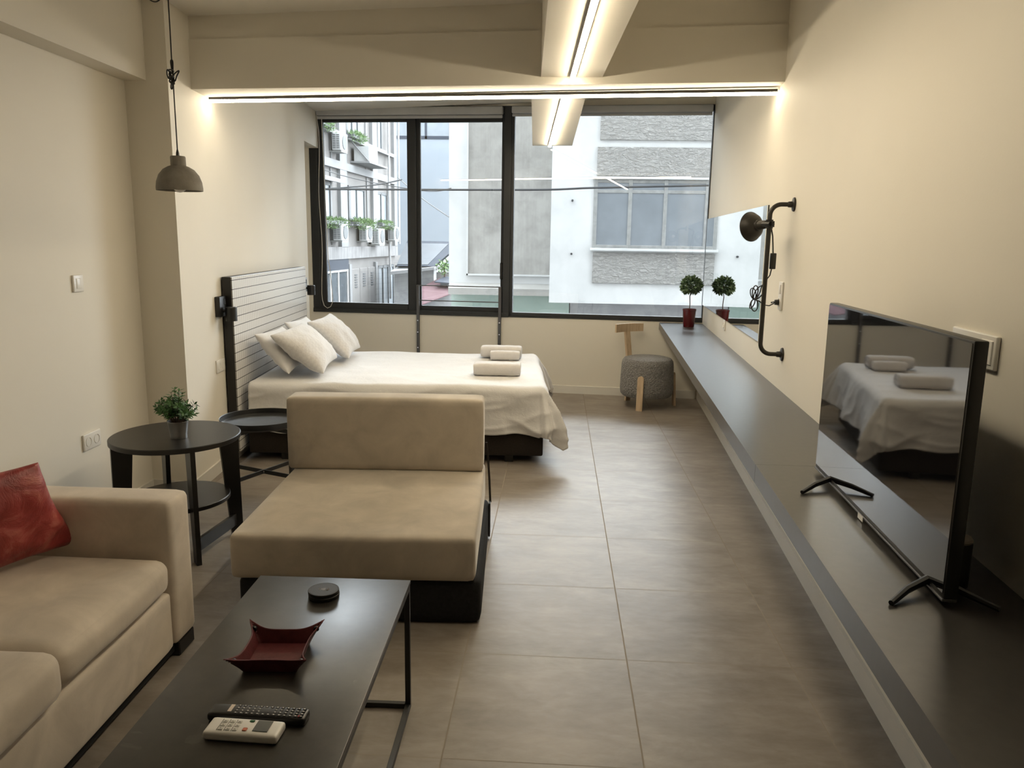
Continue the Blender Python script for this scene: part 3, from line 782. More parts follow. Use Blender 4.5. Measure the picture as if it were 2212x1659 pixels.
# towels
def towel(label, x, y, L, D, H, a, seed):
    """folded and rolled towel: spiral end, soft loaf shape"""
    t = thing('folded_towel', label, 'towel', (x, y, .552), a, 'white towels at the foot of the bed')
    def f(u, v):
        q = 2*PI*u; k = 2*(v-.5)
        r = 1-.10*max(0,abs(k)-.86)/.14
        cx_, sx_ = math.cos(q), math.sin(q)
        yy = D*.5*math.copysign(abs(cx_)**.62, cx_)*r; zz = H*.5 + H*.5*math.copysign(abs(sx_)**.62, sx_)*r
        return V(k*L*.5 + .004*noise.noise(V(q,k*2,seed)), yy, zz + .004*noise.noise(V(k*4,q,seed)))
    mb = MB(); mb.grid(40, 24, f, True)
    mb.build('roll', M['towel'], t, smooth=60)
    for sgn in (-1, 1):
        e = MB(); 
        pts = []
        for k in range(85):
            q = k*.36; r = 1-.95*k/45
            pts.append((0, D*.46*r*math.cos(q), H*.5 + H*.44*r*math.sin(q)))
        e.tube([(sgn*(L*.5-.006),)+p[1:] for p in pts], .0075, 6)
        e.build('rolled_end', M['towel'], t, smooth=60)
    return t
towel('large rolled white towel at the window side, behind a smaller one', -.450, 6.42, .335, .16, .098, -.04, 1)
towel('small rolled white towel in front of a larger one', -.412, 6.285, .238, .10, .074, .03, 5)
towel('large rolled white towel lying alone nearest the bed edge', -.418, 5.545, .336, .165, .094, .0, 9)

# bedside lamps
def bedlamp(label, y, z):
    t = thing('bedside_lamp', label, 'wall lamp', (BW(y)+.0005, y, z), HA, 'black swivel lamps beside the headboard')
    MB().box(0,.034,-.06,.06,-.065,.065,.005,2).build('mount', M['black_metal'], t)
    MB().box(.033,.037,.012,.045,.01,.05,.002,1).build('switch', M['black_plastic'], t)
    MB().cyl((.034,.0,-.03),(.060,.0,-.03),.010,n=12).build('arm', M['black_metal'], t)
    MB().lathe([(0,.045),(.032,.045),(.036,.041),(.036,-.045),(.032,-.045),(.030,.03),(0,.03)], 28, Matrix.Translation((.083,.0,-.048))).build('cylinder_head', M['black_metal'], t)
    return t
bedlamp('black cylinder lamp on the wall at the near edge of the headboard', 4.868, 1.072)
bedlamp('black cylinder lamp past the headboard next to the window', 7.10, 1.085)

# ------------------------------------------------------------------ tray table
tt = thing('tray_table', 'round black metal tray table on crossed legs between bed and sofa bed', 'side table', (-1.655, 4.19, 0), .38)
MB().lathe([(0,.478),(.208,.478),(.222,.486),(.225,.512),(.228,.514),(.229,.510),(.226,.484),(.210,.472),(0,.472)], 56).build('tray', M['black_metal'], tt)
for k in range(4):
    a = PI/4 + k*PI/2; x, y = .216*math.cos(a), .216*math.sin(a)
    MB().box(-.012,.012,-.003,.003,0,.472,.001,1,Matrix.Translation((x,y,0)) @ Matrix.Rotation(a+PI/2,4,'Z')).build('leg', M['black_metal'], tt)
for k in range(2):
    a = PI/4 + k*PI/2
    for z in (.19,.45): MB().box(-.216,.216,-.003+.003*k,.003+.003*k,z-.012,z+.012,.001,1,Matrix.Rotation(a,4,'Z')).build('cross_bar', M['black_metal'], tt)
MB().cyl((0,0,.19),(0,-.009,.19),.006,n=12).build('pivot_bolt', M['chrome'], tt)

# ------------------------------------------------------------------ round side table with plant
RT = V(-1.825, 3.535, 0)
rt = thing('round_side_table', 'round black wooden side table with a lower shelf holding a potted plant', 'side table', RT)
MB().lathe([(0,.570),(.293,.570),(.297,.567),(.297,.548),(.293,.545),(0,.545)], 72).build('tabletop', M['black_wood'], rt, smooth=25)
MB().lathe([(0,.262),(.232,.262),(.235,.259),(.235,.243),(.232,.240),(0,.240)], 60).build('shelf', M['black_wood'], rt, smooth=25)
for a0 in (-50, 40, 130, 220):
    a = math.radians(a0); mt = Matrix.Rotation(a,4,'Z')
    pts = []
    for y in (-.011,.011):
        pass
    mb = MB(); mb.hexa([mt @ V(*p) for p in ((.240,-.011,0),(.296,-.011,0),(.296,.011,0),(.240,.011,0),(.196,-.011,.546),(.290,-.011,.546),(.290,.011,.546),(.196,.011,.546))])
    mb.build('leg', M['black_wood'], rt, smooth=0)
for k in range(1):
    a, b = math.radians(-50+90*k), math.radians(40+90*k)
    p, q = V(.262*math.cos(a), .262*math.sin(a), 0), V(.262*math.cos(b), .262*math.sin(b), 0)
    dd = (q-p).normalized(); n_ = V(-dd.y, dd.x, 0)*.009
    MB().hexa([p-n_+V(0,0,.055),q-n_+V(0,0,.055),q+n_+V(0,0,.055),p+n_+V(0,0,.055),p-n_+V(0,0,.115),q-n_+V(0,0,.115),q+n_+V(0,0,.115),p+n_+V(0,0,.115)]).build('stretcher', M['black_wood'], rt, smooth=0)
pp = thing('potted_plant', 'bushy green plant in a small zinc bucket on the round black table', 'plant', (-1.778, 3.47, .570))
MB().lathe([(0,.002),(.036,.002),(.0375,0),(.0385,.003),(.0375,.007),(.0385,.011),(.0375,.014),(.0465,.080),(.0490,.082),(.0485,.085),(.0455,.084),(.044,.072),(0,.072)], 36).build('pot', M['galv'], pp)
MB().lathe([(0,.075),(.043,.073)], 20).build('soil', M['soil'], pp)
stm = MB(); fo = MB()
for k in range(46):
    a = random.uniform(0,2*PI); rad = random.uniform(0,1)**.6; h = random.uniform(.09,.16)*(1.05-.62*rad)
    tip = V(math.cos(a)*rad*.106, math.sin(a)*rad*.106, .085+h)
    p0 = V(math.cos(a)*rad*.025, math.sin(a)*rad*.025, .074); mid = p0.lerp(tip,.55)+V(0,0,.02)
    path = [p0.lerp(mid, t)*(1-t) + mid.lerp(tip, t)*t for t in [i/7 for i in range(8)]]
    stm.tube(path, .0011, 5)
    for i in range(2, 8):
        dr = (path[i]-path[i-1]).normalized()
        for q in range(4):
            b = random.uniform(0,2*PI); sd = dr.cross(V(0.3,.2,1)).normalized()
            dv_ = (Matrix.Rotation(b,3,dr) @ sd)*.9 + dr*.55
            leaf(fo, path[i], dv_, dr, random.uniform(.020,.032), random.uniform(.008,.012), .4)
stm.build('stems', M['stem'], pp); fo.build('foliage', M['leaf'], pp)

# ------------------------------------------------------------------ sofa
sf = thing('sofa', 'taupe suede sofa with wide square arm standing against the left wall', 'sofa', (-1.337, 2.66, 0), .0234)
su = M['suede2']
MB().soft(-.97,0,-.165,0,.055,.602,.028,14,(0,0,.004),.0015,2).build('arm', su, sf, smooth=60)
MB().soft(-.95,-.008,-2.35,-.166,.055,.272,.018,10,(.004,0,0),.001,4).build('base', su, sf, smooth=60)
MB().soft(-.97,-.74,-2.35,-.166,.27,.74,.05,12,(.01,0,.01),.002,5).build('back', su, sf, smooth=60)
def seatcush(y0, y1, fx, z1, seed): MB().soft(-.72,fx,y0,y1,.276,z1,.045,18,(.012,0,.022),.003,seed).build('seat_cushion', su, sf, smooth=60)
seatcush(-.815,-.170,.0,.405,1); seatcush(-1.50,-.822,.022,.425,7); seatcush(-2.18,-1.506,.01,.415,9)
for x, y in ((-.06,-.07),(-.9,-.07),(-.06,-2.2),(-.9,-2.2)): MB().box(x-.035,x+.05,y-.06,y+.06,0,.056,.004,1).build('foot', M['black_wood'], sf)
MB().box(-.9,-.03,-2.3,-.12,.02,.056).build('plinth', M['chaise_base'], sf, smooth=0)
cs = [(-1.700,2.548,.425),(-1.715,2.392,.765),(-1.93,2.02,.78),(-1.86,2.13,.425)]
c = sum((Vector(x) for x in cs), V(0,0,0))/4
o = MB().pillow(*[Vector(x)-c for x in cs], .07, 34, .10, .012, 3.1).build('throw_cushion', M['red_leather'], smooth=70); o.location = c
tag(o, 'crinkled red leather cushion leaning in the corner of the sofa', 'cushion')

# ------------------------------------------------------------------ armless sofa bed
ch = thing('sofa_bed', 'armless taupe suede single sofa bed with low back, standing in front of the bed', 'sofa', (-.292, 2.842, 0), .055)
sd_ = M['suede']
MB().soft(-.968,0,0,1.06,.185,.372,.024,16,(.003,.004,.006),.0012,3).build('seat_cushion', sd_, ch, smooth=60)
MB().soft(-.945,.022,.015,1.02,.0,.19,.030,12,(0,.003,0),.001,6).build('base', M['chaise_base'], ch, smooth=60)
bk = MB().soft(-.985,-.006,.872,1.035,.372,.742,.024,14,(.002,.006,.004),.0012,8).build('backrest', sd_, ch, smooth=60)
MB().tube([(.006,.98,.50),(.016,.985,.40),(.024,.97,.30),(.030,.95,.19)], .006, 8).build('back_support', M['bed_base'], ch)
MB().box(.022,.032,.90,.965,.02,.20,.003,1).build('hinge_plate', M['black_plastic'], ch)

# ------------------------------------------------------------------ coffee table and what lies on it
ZT = .444
cf = thing('coffee_table', 'rectangular coffee table with dark stone top on a thin black metal frame', 'coffee table', (-.443, 2.294, 0), .019)
MB().box(-.487,0,-1.12,0,ZT-.012,ZT,.0015,2).build('tabletop', M['stone'], cf)
def sq(mb, a, b, h=.0085):
    a, b = Vector(a), Vector(b); lo = V(*[min(a[k],b[k]) for k in range(3)])-V(h,h,h); hi = V(*[max(a[k],b[k]) for k in range(3)])+V(h,h,h)
    mb.box(lo.x,hi.x,lo.y,hi.y,lo.z,hi.z,.001,1); return mb
X0_, X1_, Y0_, Y1_ = -.477, -.010, -1.11, -.010
for x in (X0_,X1_):
    for y in (Y0_,Y1_): sq(MB(), (x,y,.0095), (x,y,ZT-.022)).build('leg', M['black_metal'], cf)
for z in (.0095, ZT-.0215):
    for x in (X0_,X1_): sq(MB(), (x,Y0_+.018,z), (x,Y1_-.018,z)).build('rail', M['black_metal'], cf)
    for y in (Y0_,Y1_): sq(MB(), (X0_+.018,y,z), (X1_-.018,y,z)).build('rail', M['black_metal'], cf)
# coasters
NM = ('bottom black round coaster of the stack on the coffee table', 'third black round coaster down in the stack', 'second black round coaster from the top of the stack', 'topmost black round coaster with a small pale emblem')
m_co = plain('black leather coaster', (.020,.018,.016,1), .5, 0, .4, .2, 60, .2, 300)
M['emblem'] = plain('pale embossed print', (.22,.20,.18,1), .4, 0, .4, .1)
for k in range(4):
    t = thing('coaster', NM[k], 'coaster', (-.6845+.001*math.sin(k*2), 2.160+.001*math.cos(k*3), ZT+.0002+.0056*k), 0, 'stack of round coasters')
    MB().lathe([(0,0),(.045,0),(.0462,.001),(.0462,.0045),(.045,.0055),(.0425,.0055),(.0420,.0051),(.0415,.0055),(0,.0055)], 44).build('disc', m_co, t)
    if k == 3:
        e = MB()
        for x, h in ((-.0065,.005),(-.003,.007),(.0005,.008),(.004,.008)): e.box(x-.0009,x+.0009,-h,h,.0055,.0059)
        e.tube([(.006+.007*math.cos(q),.0075*math.sin(q),.0058) for q in [(-1+.25*j) for j in range(9)]], .0008, 5)
        e.tube([(.006+.011*math.cos(q),.0115*math.sin(q),.0058) for q in [(-.9+.225*j) for j in range(9)]], .0008, 5)
        e.tube([(-.010-.004*math.cos(q),.008*math.sin(q),.0058) for q in [(-1+.25*j) for j in range(9)]], .0008, 5)
        e.build('emblem', M['emblem'], t)
# leather tray
ly = thing('leather_tray', 'burgundy leather catch-all tray with snapped pointed corners on the coffee table', 'tray', (-.700, 1.805, ZT), .08)
def trayf(a, b):
    u, v = (a-.5)*2, (b-.5)*2; m = max(abs(u), abs(v))
    if m < 1e-6: return V(0,0,.002)
    hb = .066
    if m <= .6: return V(u/.6*hb, v/.6*hb*1.02, .002)
    t = (m-.6)/.4; cu, cv = u/m, v/m; k = min(abs(cu), abs(cv))          # k=1 at the corner line
    out = hb*(1 + .22*t) ; z = .002 + .036*t**.8
    # corners are pinched: they run out and up in a point, sides bow in
    c = k**6
    ext = out + c*(.020*t) - (1-k**2)*.006*t
    z += c*.016*t
    return V(cu*ext, cv*ext*1.02, z)
MB().grid(41, 41, trayf).build('leather', M['tray_leather'], ly, smooth=50, solid=.0026)
for sx_ in (-1,1):
    for sy_ in (-1,1):
        p = V(sx_*.083, sy_*.083, .036); n_ = V(sx_*-.2, sy_*.9, .2).normalized()
        MB().cyl(p-n_*.003, p+n_*.003,   .0072, n=14).build('snap_button', M['black_metal'], ly)
# remotes
def remote(name, label, x, y, a, L, W, H, mat):
    t = thing(name, label, 'remote control', (x, y, ZT), a, 'remote controls on the coffee table'); 
    MB().soft(-L/2,L/2,-W/2,W/2,.0003,H,.007,12,(0,0,.002)).build('body', mat, t, smooth=60); return t
rb = remote('remote_control', 'long black television remote with rows of small keys', -.648, 1.546, -.015, .225, .044, .020, M['black_plastic'])
mb = MB()
for i in range(13):
    for j in range(4):
        if i in (5,6) and j in (1,2): continue
        mb.box(-.052+i*.0125,-.044+i*.0125,-.0165+j*.009,-.0105+j*.009,.0195,.0222,.0008,1)
mb.build('keys', plain('grey rubber key', (.05,.05,.052,1), .5), rb)
mb = MB()
for i in range(13):
    for j in range(4):
        if i in (5,6) and j in (1,2): continue
        mb.box(-.0495+i*.0125,-.0465+i*.0125,-.0145+j*.009,-.0125+j*.009,.0221,.0224)
mb.build('key_print', M['white_plastic'], rb, smooth=0)
MB().box(-.069,-.060,-.010,.016,.0205,.0214).build('brand_sticker', plain('cream print', (.70,.60,.50,1), .5), rb, smooth=0)
MB().cyl((.098,-.013,.0195),(.098,-.013,.0222),.0035,n=12).build('power_key', plain('red key', (.25,.03,.03,1), .5), rb)
rw = remote('remote_control', 'white air conditioner remote with a small grey display, in front of the black one', -.657, 1.487, -.03, .166, .058, .021, M['white_plastic'])
MB().box(.024,.058,-.017,.021,.0225,.0234,.0005,1).build('display', plain('grey lcd', (.10,.11,.11,1), .2), rw)
mb = MB()
for i in range(3):
    for j in range(3): mb.box(-.052+i*.016,-.041+i*.016,-.020+j*.013,-.012+j*.013,.0222,.0240,.0012,1)
mb.build('buttons', plain('pale key', (.64,.62,.57,1), .5), rw)
mb = MB()
for i in range(3):
    for j in range(3): mb.box(-.0485+i*.016,-.0445+i*.016,-.0168+j*.013,-.0152+j*.013,.0238,.0242)
    mb.box(-.0542+i*.016,-.0534+i*.016,-.021,.018,.0222,.0232)
mb.build('key_print', plain('grey print', (.16,.15,.14,1), .5), rw, smooth=0)
MB().box(.002,.012,-.019,-.008,.0222,.0242,.0015,1).build('orange_button', plain('orange key', (.48,.13,.06,1), .5), rw)
MB().box(.006,.017,.013,.020,.0222,.0242,.0015,1).build('green_button', plain('green key', (.03,.14,.05,1), .5), rw)

# ------------------------------------------------------------------ pendant lamp
PX, PY = -1.763, 3.60
pd = thing('pendant_lamp', 'concrete dome pendant lamp on a knotted black cord', 'pendant lamp', (PX, PY, 1.722))
MB().lathe([(.102,0),(.1025,.012),(.099,.040),(.088,.070),(.068,.095),(.046,.108),(.034,.112),(.0335,.150),(.031,.155),(0,.155),(0,.150),(.028,.148),(.028,.114),(.044,.100),(.064,.088),(.083,.064),(.094,.036),(.097,0)], 48).build('shade', M['concrete'], pd)
MB().lathe([(0,-.008),(.012,-.006),(.024,.002),(.029,.016),(.027,.034),(.016,.052),(.012,.075),(0,.08)], 24).build('bulb', M['bulb'], pd)
MB().lathe([(.008,.155),(.007,.170),(.0045,.180),(.003,.186),(0,.186)], 16).build('cord_grip', M['black_plastic'], pd)
zc = CEIL((PX,PY))-1.722
cord = [(0,0,.18),(0,0,.45),(.001,0,.52),(-.001,0,.58),(0,0,.7),(.0,.0,zc-.02)]
MB().tube(cord, .0030, 8).build('cord', M['black_plastic'], pd)
kn = []
for k in range(60):
    q = k*.62; kn.append((.010*math.cos(q)-.006, .012*math.sin(q), .475+.022*math.sin(k*.21)+.0009*k))
kn2 = smooth_pts([(-.004,0,.50),(-.022,0,.533),(-.028,.004,.515),(-.020,.002,.495),(-.004,0,.505),(.018,0,.523),(.030,0,.527),(.018,0,.505),(.006,0,.486),(-.006,0,.56),(-.002,.003,.575),(.004,0,.555),(-.004,0,.46),(-.012,0,.455),(-.006,0,.49)])
MB().tube(kn2, .0032, 7).tube(kn, .0030, 6).build('cord_knot', M['black_plastic'], pd)
sw = smooth_pts([(-.045+.012,0,zc-.01),(-.025,0,.94),(-.020,0,.90),(-.045,0,.845),(-.075,0,.82),(-.11,0,.835),(-.135,0,.90),(-.15,0,.96),(-.16,0,zc-.01)])
MB().tube([(x+.02,y,z) for x,y,z in sw], .0030, 7).build('cord_swag', M['black_plastic'], pd)
MB().cyl((0,0,zc-.02),(0,0,zc),.012,n=16).build('ceiling_hook', M['black_plastic'], pd)
MB().cyl((-.135,0,zc-.02),(-.135,0,zc),.03,n=20).build('ceiling_rose', M['black_plastic'], pd)

# ------------------------------------------------------------------ street outside
YC = 16.2
bc = thing('corner_building', 'white corner building across the street with rough cast panels and a three pane window', 'building', (0, YC, 0))
MB().box(-.16,4.6,0,6,.26,6.2).build('wall', M['o_white'], bc, smooth=0)
for x0,x1,z0,z1 in ((.79,4.2,3.53,5.2),(.75,4.2,2.83,3.40),(.72,4.2,.68,1.31)):
    MB().box(x0,x1,-.035,.01,z0,z1,.008,1).build('rough_panel', M['o_rough'], bc, smooth=0)
MB().box(.66,3.06,-.10,0,1.345,1.40,.006,1).build('sill', M['o_white'], bc, smooth=0)
MB().box(.66,3.06,-.06,0,2.775,2.82,.006,1).build('lintel', M['o_white'], bc, smooth=0)
wf = MB()
for x in (.70,1.40,2.11,2.94): wf.box(x,x+.075,-.02,.03,1.40,2.775,.006,1)
for z in (1.40,2.50,2.70): wf.box(.70,3.0,-.016,.03,z,z+.065,.006,1)
wfo = wf.build('window', M['o_frame'], bc, smooth=0)
for k,(x0,x1) in enumerate(((.775,1.40),(1.475,2.11),(2.185,2.94))): MB().box(x0,x1,-.006,.0,1.465,2.70).build('pane', M['o_pane'], wfo, smooth=0)
for x,z in ((.27,2.34),(.28,1.27)): MB().cyl((x,-.10,z),(x,0,z),.022,n=12).build('bolt_stub', M['o_cable'], bc)
# recessed side bay with the weathered panel
MB().box(-2.36,-.12,.70,6,.45,6.2).build('side_wall', M['o_white'], bc, smooth=0)
MB().box(-1.94,-.16,.675,.71,.80,6.2).build('weathered_panel', M['o_beige'], bc, smooth=0)
mb = MB().box(-1.97,-.14,.64,.71,.765,.80); mb.box(-1.97,-1.94,.64,.71,.765,6.2); mb.build('panel_frame', M['o_white'], bc, smooth=0)
MB().hexa([(-2.34,.45,.36),(-.10,.45,.36),(-.10,1.2,.36),(-2.34,1.2,.36),(-2.34,.45,.50),(-.10,.45,.50),(-.10,.70,.60),(-2.34,.70,.60)]).build('ledge', M['o_cream'], bc, smooth=0)
MB().box(-2.35,.30,1.0,3,-4,.37).build('green_wall', M['o_green'], bc, smooth=0)
MB().box(.28,4.6,1.0,3,-4,.27).build('grey_wall', M['o_grey'], bc, smooth=0)

# apartment block running down the street (local X along the facade, local Y into the building)
FA = math.atan2(.9985, .054)
ab = thing('apartment_block', 'weathered apartment block with planted window boxes seen through the left sash', 'building', (-7.565, 25.035, 0), FA)
MB().box(-1.5,9.12,.10,5,-4.2,7.5).build('wall', M['o_facade'], ab, smooth=0)
mb = MB()
for x0,x1 in ((1.70,2.42),(5.58,6.22),(8.75,9.2)): mb.box(x0,x1,-.02,.14,1.2,7.5)
for z0,z1 in ((3.82,4.08),(4.98,5.06)): mb.box(-1.5,9.15,-.03,.14,z0,z1)
mb.build('pilaster_grid', M['o_pale'], ab, smooth=0)
MB().box(-1.5,9.2,-.02,.5,.80,1.22).build('balcony_band', M['o_band'], ab, smooth=0)
mb = MB()
for x0,x1,z0,z1 in ((.95,1.0,1.3,3.8),(5.0,5.06,1.3,3.8),(7.95,8.0,1.3,3.8),(1.05,1.11,4.1,5.0),(4.95,5.0,4.1,6.5)): mb.box(x0,x1,.05,.14,z0,z1)
mb.build('wall_rib', M['o_pale'], ab, smooth=0)
def awin(x0,x1,z0,z1,bars=1):
    f = MB(); n_ = bars+1
    for k in range(n_+1): x = lerp(x0,x1-.09,k/n_); f.box(x,x+(.22 if k == 0 else .09),.03,.11,z0,z1)
    f.box(x0,x1,.03,.11,z1-.1,z1); f.box(x0,x1,.03,.11,z0,z0+.06)
    o = f.build('window', M['o_acdark'], ab, smooth=0)
    MB().box(x0,x1,.07,.09,z0,z1).build('pane', M['o_pane'], o, smooth=0)
for a_ in ((-.6,.9,2.0,3.32),(2.72,4.66,2.15,3.36),(6.0,7.8,2.2,3.38),(2.62,4.0,4.95,6.6),(5.9,7.1,4.95,6.6),(-.8,.6,5.1,6.6)): awin(*a_)
mb = MB()
for x0,x1 in ((-.7,1.05),(2.65,4.8),(5.95,7.9)): mb.box(x0,x1,-.10,.12,1.96,2.02)
for x0,x1 in ((-.7,1.2),(2.6,4.9),(5.8,8.6)): mb.box(x0,x1,-.08,.12,4.9,4.96)
mb.build('sill', M['o_pale'], ab, smooth=0)
MB().hexa([(-.9,-.35,3.30),(1.25,-.35,3.30),(1.25,.36,3.42),(-.9,.36,3.42),(-.9,-.35,3.42),(1.25,-.35,3.42),(1.25,.36,3.60),(-.9,.36,3.60)]).build('window_hood', M['o_pale'], ab, smooth=0)
MB().box(-1.5,2.46,.0,.4,.44,.80).build('shop_fascia', M['o_slate'], ab, smooth=0)
f = MB()
for x in (-.6,.55,1.35,2.33): f.box(x,x+.1,.02,.11,-3,.44)
f.box(-1.5,2.46,.02,.11,.36,.44); o = f.build('window', M['o_grey'], ab, smooth=0); MB().box(-1.5,2.46,.06,.09,-3,.44).build('pane', M['o_dark'], o, smooth=0)
mb = MB()
for k in range(3): mb.box(2.85+k*1.02,3.82+k*1.02,.04,.12,-3,.42,.02,1)
o = mb.build('shutter_door', M['o_facade'], ab, smooth=0)
mb = MB()
for k in range(3):
    for j in range(6): mb.box(3.2+k*1.02,3.5+k*1.02,.025,.04,-.28+j*.09,-.24+j*.09)
mb.build('vent_slots', M['o_acdark'], o, smooth=0)
mb = MB().box(2.55,2.80,.0,.4,-4,.6); mb.box(5.86,6.10,.0,.4,-4,.6); mb.build('door_post', M['o_pale'], ab, smooth=0)
awin(6.15,8.7,-3,.43,2)
awin(9.25,9.95,-3,.36,0)
MB().box(9.1,11,.2,4,-4,.78).build('wall', M['o_facade'], ab, smooth=0)
for x,z0 in ((7.75,-1),(9.35,1.3)): MB().tube([(x,-.06,7.4),(x,-.06,3.0),(x,-.06,z0)], .045, 8).build('drain_pipe', M['o_grey'], ab)
# air conditioners on that facade
def ac(label, x, y, z, s=1.0):
    """x,y,z in facade frame"""
    m = Matrix.Translation((-7.565,25.035,0)) @ Matrix.Rotation(FA,4,'Z'); p = m @ V(x,y,z)
    t = thing('air_conditioner', label, 'air conditioner', p, FA, 'air conditioners on the apartment block')
    w, h, d_ = .72*s, .55*s, .30*s
    MB().box(0,w,-d_,0,0,h,.02,2).build('casing', M['o_ac'], t)
    mb = MB()
    for j in range(8):
        for i in range(2): mb.box(-.006,.004,-d_*.85+i*d_*.42,-d_*.85+i*d_*.42+d_*.34,.06*s+j*.058*s,.09*s+j*.058*s)
    mb.build('side_vent', M['o_acdark'], t, smooth=0)
    MB().cyl((w*.55,-d_-.02,h*.5),(w*.55,-d_+.005,h*.5),h*.42,n=28).build('fan_grille', M['o_acdark'], t)
    MB().box(.05,w-.05,-d_,.35,-.05,-.01).build('bracket', M['o_frame'], t, smooth=0)
ac('white air conditioner below the upper window box, beside the sash edge', .92, -.02, 4.36)
ac('white air conditioner on the bracket shelf next to a white box', 4.42, -.02, 4.36)
ac('white air conditioner under the first planted window of the lower row', .80, -.02, 1.44)
ac('white air conditioner under the middle planted window, left of its twin', 3.65, -.02, 1.43)
ac('taller white air conditioner standing right beside another under the middle window', 5.06, -.05, 1.30, 1.1)
ac('white air conditioner at the far end of the lower row of windows', 7.58, -.02, 1.46)
ac('white air conditioner low in front of the ground floor window', 5.80, -.9, -1.10, 1.15)
ac('white air conditioner past the drain pipe near the end of the facade', 9.15, -.3, -.92, 1.0)
def fac(x, y, z): return (Matrix.Translation((-7.565,25.035,0)) @ Matrix.Rotation(FA,4,'Z')) @ V(x,y,z)
bx = thing('bracket_box', 'white box on a triangular wall bracket beside an air conditioner', 'box', fac(3.15,-.02,4.20), FA)
MB().box(.1,1.2,-.55,0,.04,.55).build('box_body', M['o_ac'], bx, smooth=0)
MB().box(0,2.4,-.6,.2,-.03,.03).tube([(.05,-.58,.0),(.02,.1,.75)], .03, 6).build('bracket', M['o_pale'], bx, smooth=0)
def planter(label, x, L, z, H, seed, dens=130):
    random.seed(seed)
    t = thing('planter_box', label, 'planter', fac(x,-.30,z), FA, 'window boxes on the apartment block')
    MB().box(0,L,.06,.30,0,.13,.01,1).build('box', M['o_acdark'], t, smooth=0)
    mb = MB()
    for k in range(dens):
        p = V(random.uniform(0,L), random.uniform(.08,.28), .11); d_ = (rnd_dir(.1,1)+V(0,-.5,.1)).normalized()
        h = random.uniform(.3,1)*H
        for j in range(4): leaf(mb, p + d_*h*(.3+.2*j) - V(0,0,.03*j*j), d_+rnd_dir()*.7, rnd_dir(), random.uniform(.07,.13), random.uniform(.02,.035), .5)
    mb.build('plants', M['leaf_out'], t)
planter('dark leafy window box at the first lower window by the sash edge', -.6, 2.2, 1.96, .30, 1, 200)
planter('bright green overflowing window box at the middle lower window', 2.75, 2.1, 1.96, .42, 2, 300)
planter('low green window box at the last lower window', 6.05, 1.7, 2.02, .28, 3, 180)
planter('window box at the first upper window near the blind', -.8, 1.3, 4.97, .35, 4, 160)
planter('trailing window box above the white bracket box', 2.6, 1.3, 4.97, .38, 5, 160)
# hazy blue building closing the street
bb = thing('blue_building', 'plain pale blue building closing the end of the street', 'building', (0, 38, 0))
MB().box(-11,-4.6,0,4,-5,9.5).build('wall', M['o_blue'], bb, smooth=0)
f = MB()
for x in (-8.3,-6.46,-5.3): f.box(x,x+.10,-.03,.05,6.22,8.2)
f.box(-8.3,-5.2,-.03,.05,6.22,6.36); o = f.build('window', M['o_slate'], bb, smooth=0)
MB().box(-8.3,-5.2,-.01,.0,6.3,8.2).build('pane', M['o_pane'], o, smooth=0)
# low roofs in the gap
lr = thing('low_house', 'low grey house with a sloped glazed roof at the end of the street', 'building', (0, 30, 0))
MB().hexa([(-6.2,-.2,.50),(-4.75,-.2,.50),(-4.75,.1,.45),(-6.2,.1,.45),(-6.2,2.0,1.45),(-3.9,2.0,1.45),(-3.9,2.2,1.40),(-6.2,2.2,1.40)]).build('roof_slope', M['o_slate'], lr, smooth=0)
MB().hexa([(-6.2,-.1,.56),(-5.0,-.1,.56),(-5.0,.0,.55),(-6.2,.0,.55),(-6.2,1.75,1.36),(-4.45,1.75,1.36),(-4.45,1.8,1.34),(-6.2,1.8,1.34)]).build('roof_glazing', M['o_glazing'], lr, smooth=0)
MB().hexa([(-6.3,-.9,.18),(-4.62,-.9,.40),(-4.45,.5,.42),(-6.3,.5,.3),(-6.3,-.9,.30),(-4.62,-.9,.50),(-4.45,.5,.54),(-6.3,.5,.46)]).build('eaves_slab', M['o_pale'], lr, smooth=0)
MB().hexa([(-4.72,-.3,.42),(-4.58,-.3,.42),(-4.58,.0,.40),(-4.72,.0,.40),(-3.95,1.9,1.30),(-3.75,1.9,1.30),(-3.75,2.1,1.24),(-3.95,2.1,1.24)]).build('white_beam', M['o_pale'], lr, smooth=0)
MB().box(-6.3,-4.75,-.2,3,-4.5,.40).build('wall', M['o_grey'], lr, smooth=0)
MB().box(-4.75,-3.9,.5,2,-4.5,.25).build('wall', M['o_facade'], lr, smooth=0)
aw = thing('awning', 'faded pink corrugated awning below the low house', 'awning', (0, 28.4, 0))
MB().hexa([(-5.35,-.9,-.80),(-4.95,-.9,-.86),(-3.8,0,-.42),(-5.2,0,-.32),(-5.35,-.9,-.77),(-4.95,-.9,-.83),(-3.8,0,-.39),(-4.55,1.6,.06)]).build('sheet', M['o_pink'], aw, smooth=0)
MB().box(-4.9,-3.7,.2,1.5,-4.5,-.45).build('support_wall', M['o_grey'], aw, smooth=0)
cpy = thing('canopy', 'small dark blue canopy beside the corner building', 'canopy', (0, 29.2, 0))
MB().hexa([(-4.55,-.5,-.06),(-3.6,-.5,-.12),(-3.6,.5,.0),(-4.3,.5,.08),(-4.55,-.5,-.02),(-3.6,-.5,-.08),(-3.6,.5,.06),(-4.3,.5,.14)]).build('sheet', M['o_slate'], cpy, smooth=0)
MB().box(-4.4,-3.6,0,.5,-4.5,-.05).build('support_wall', M['o_grey'], cpy, smooth=0)
random.seed(11)
tr = thing('street_shrub', 'small light green shrub growing beside the low roof', 'shrub', (-4.3, 29.6, .2))
mb = MB()
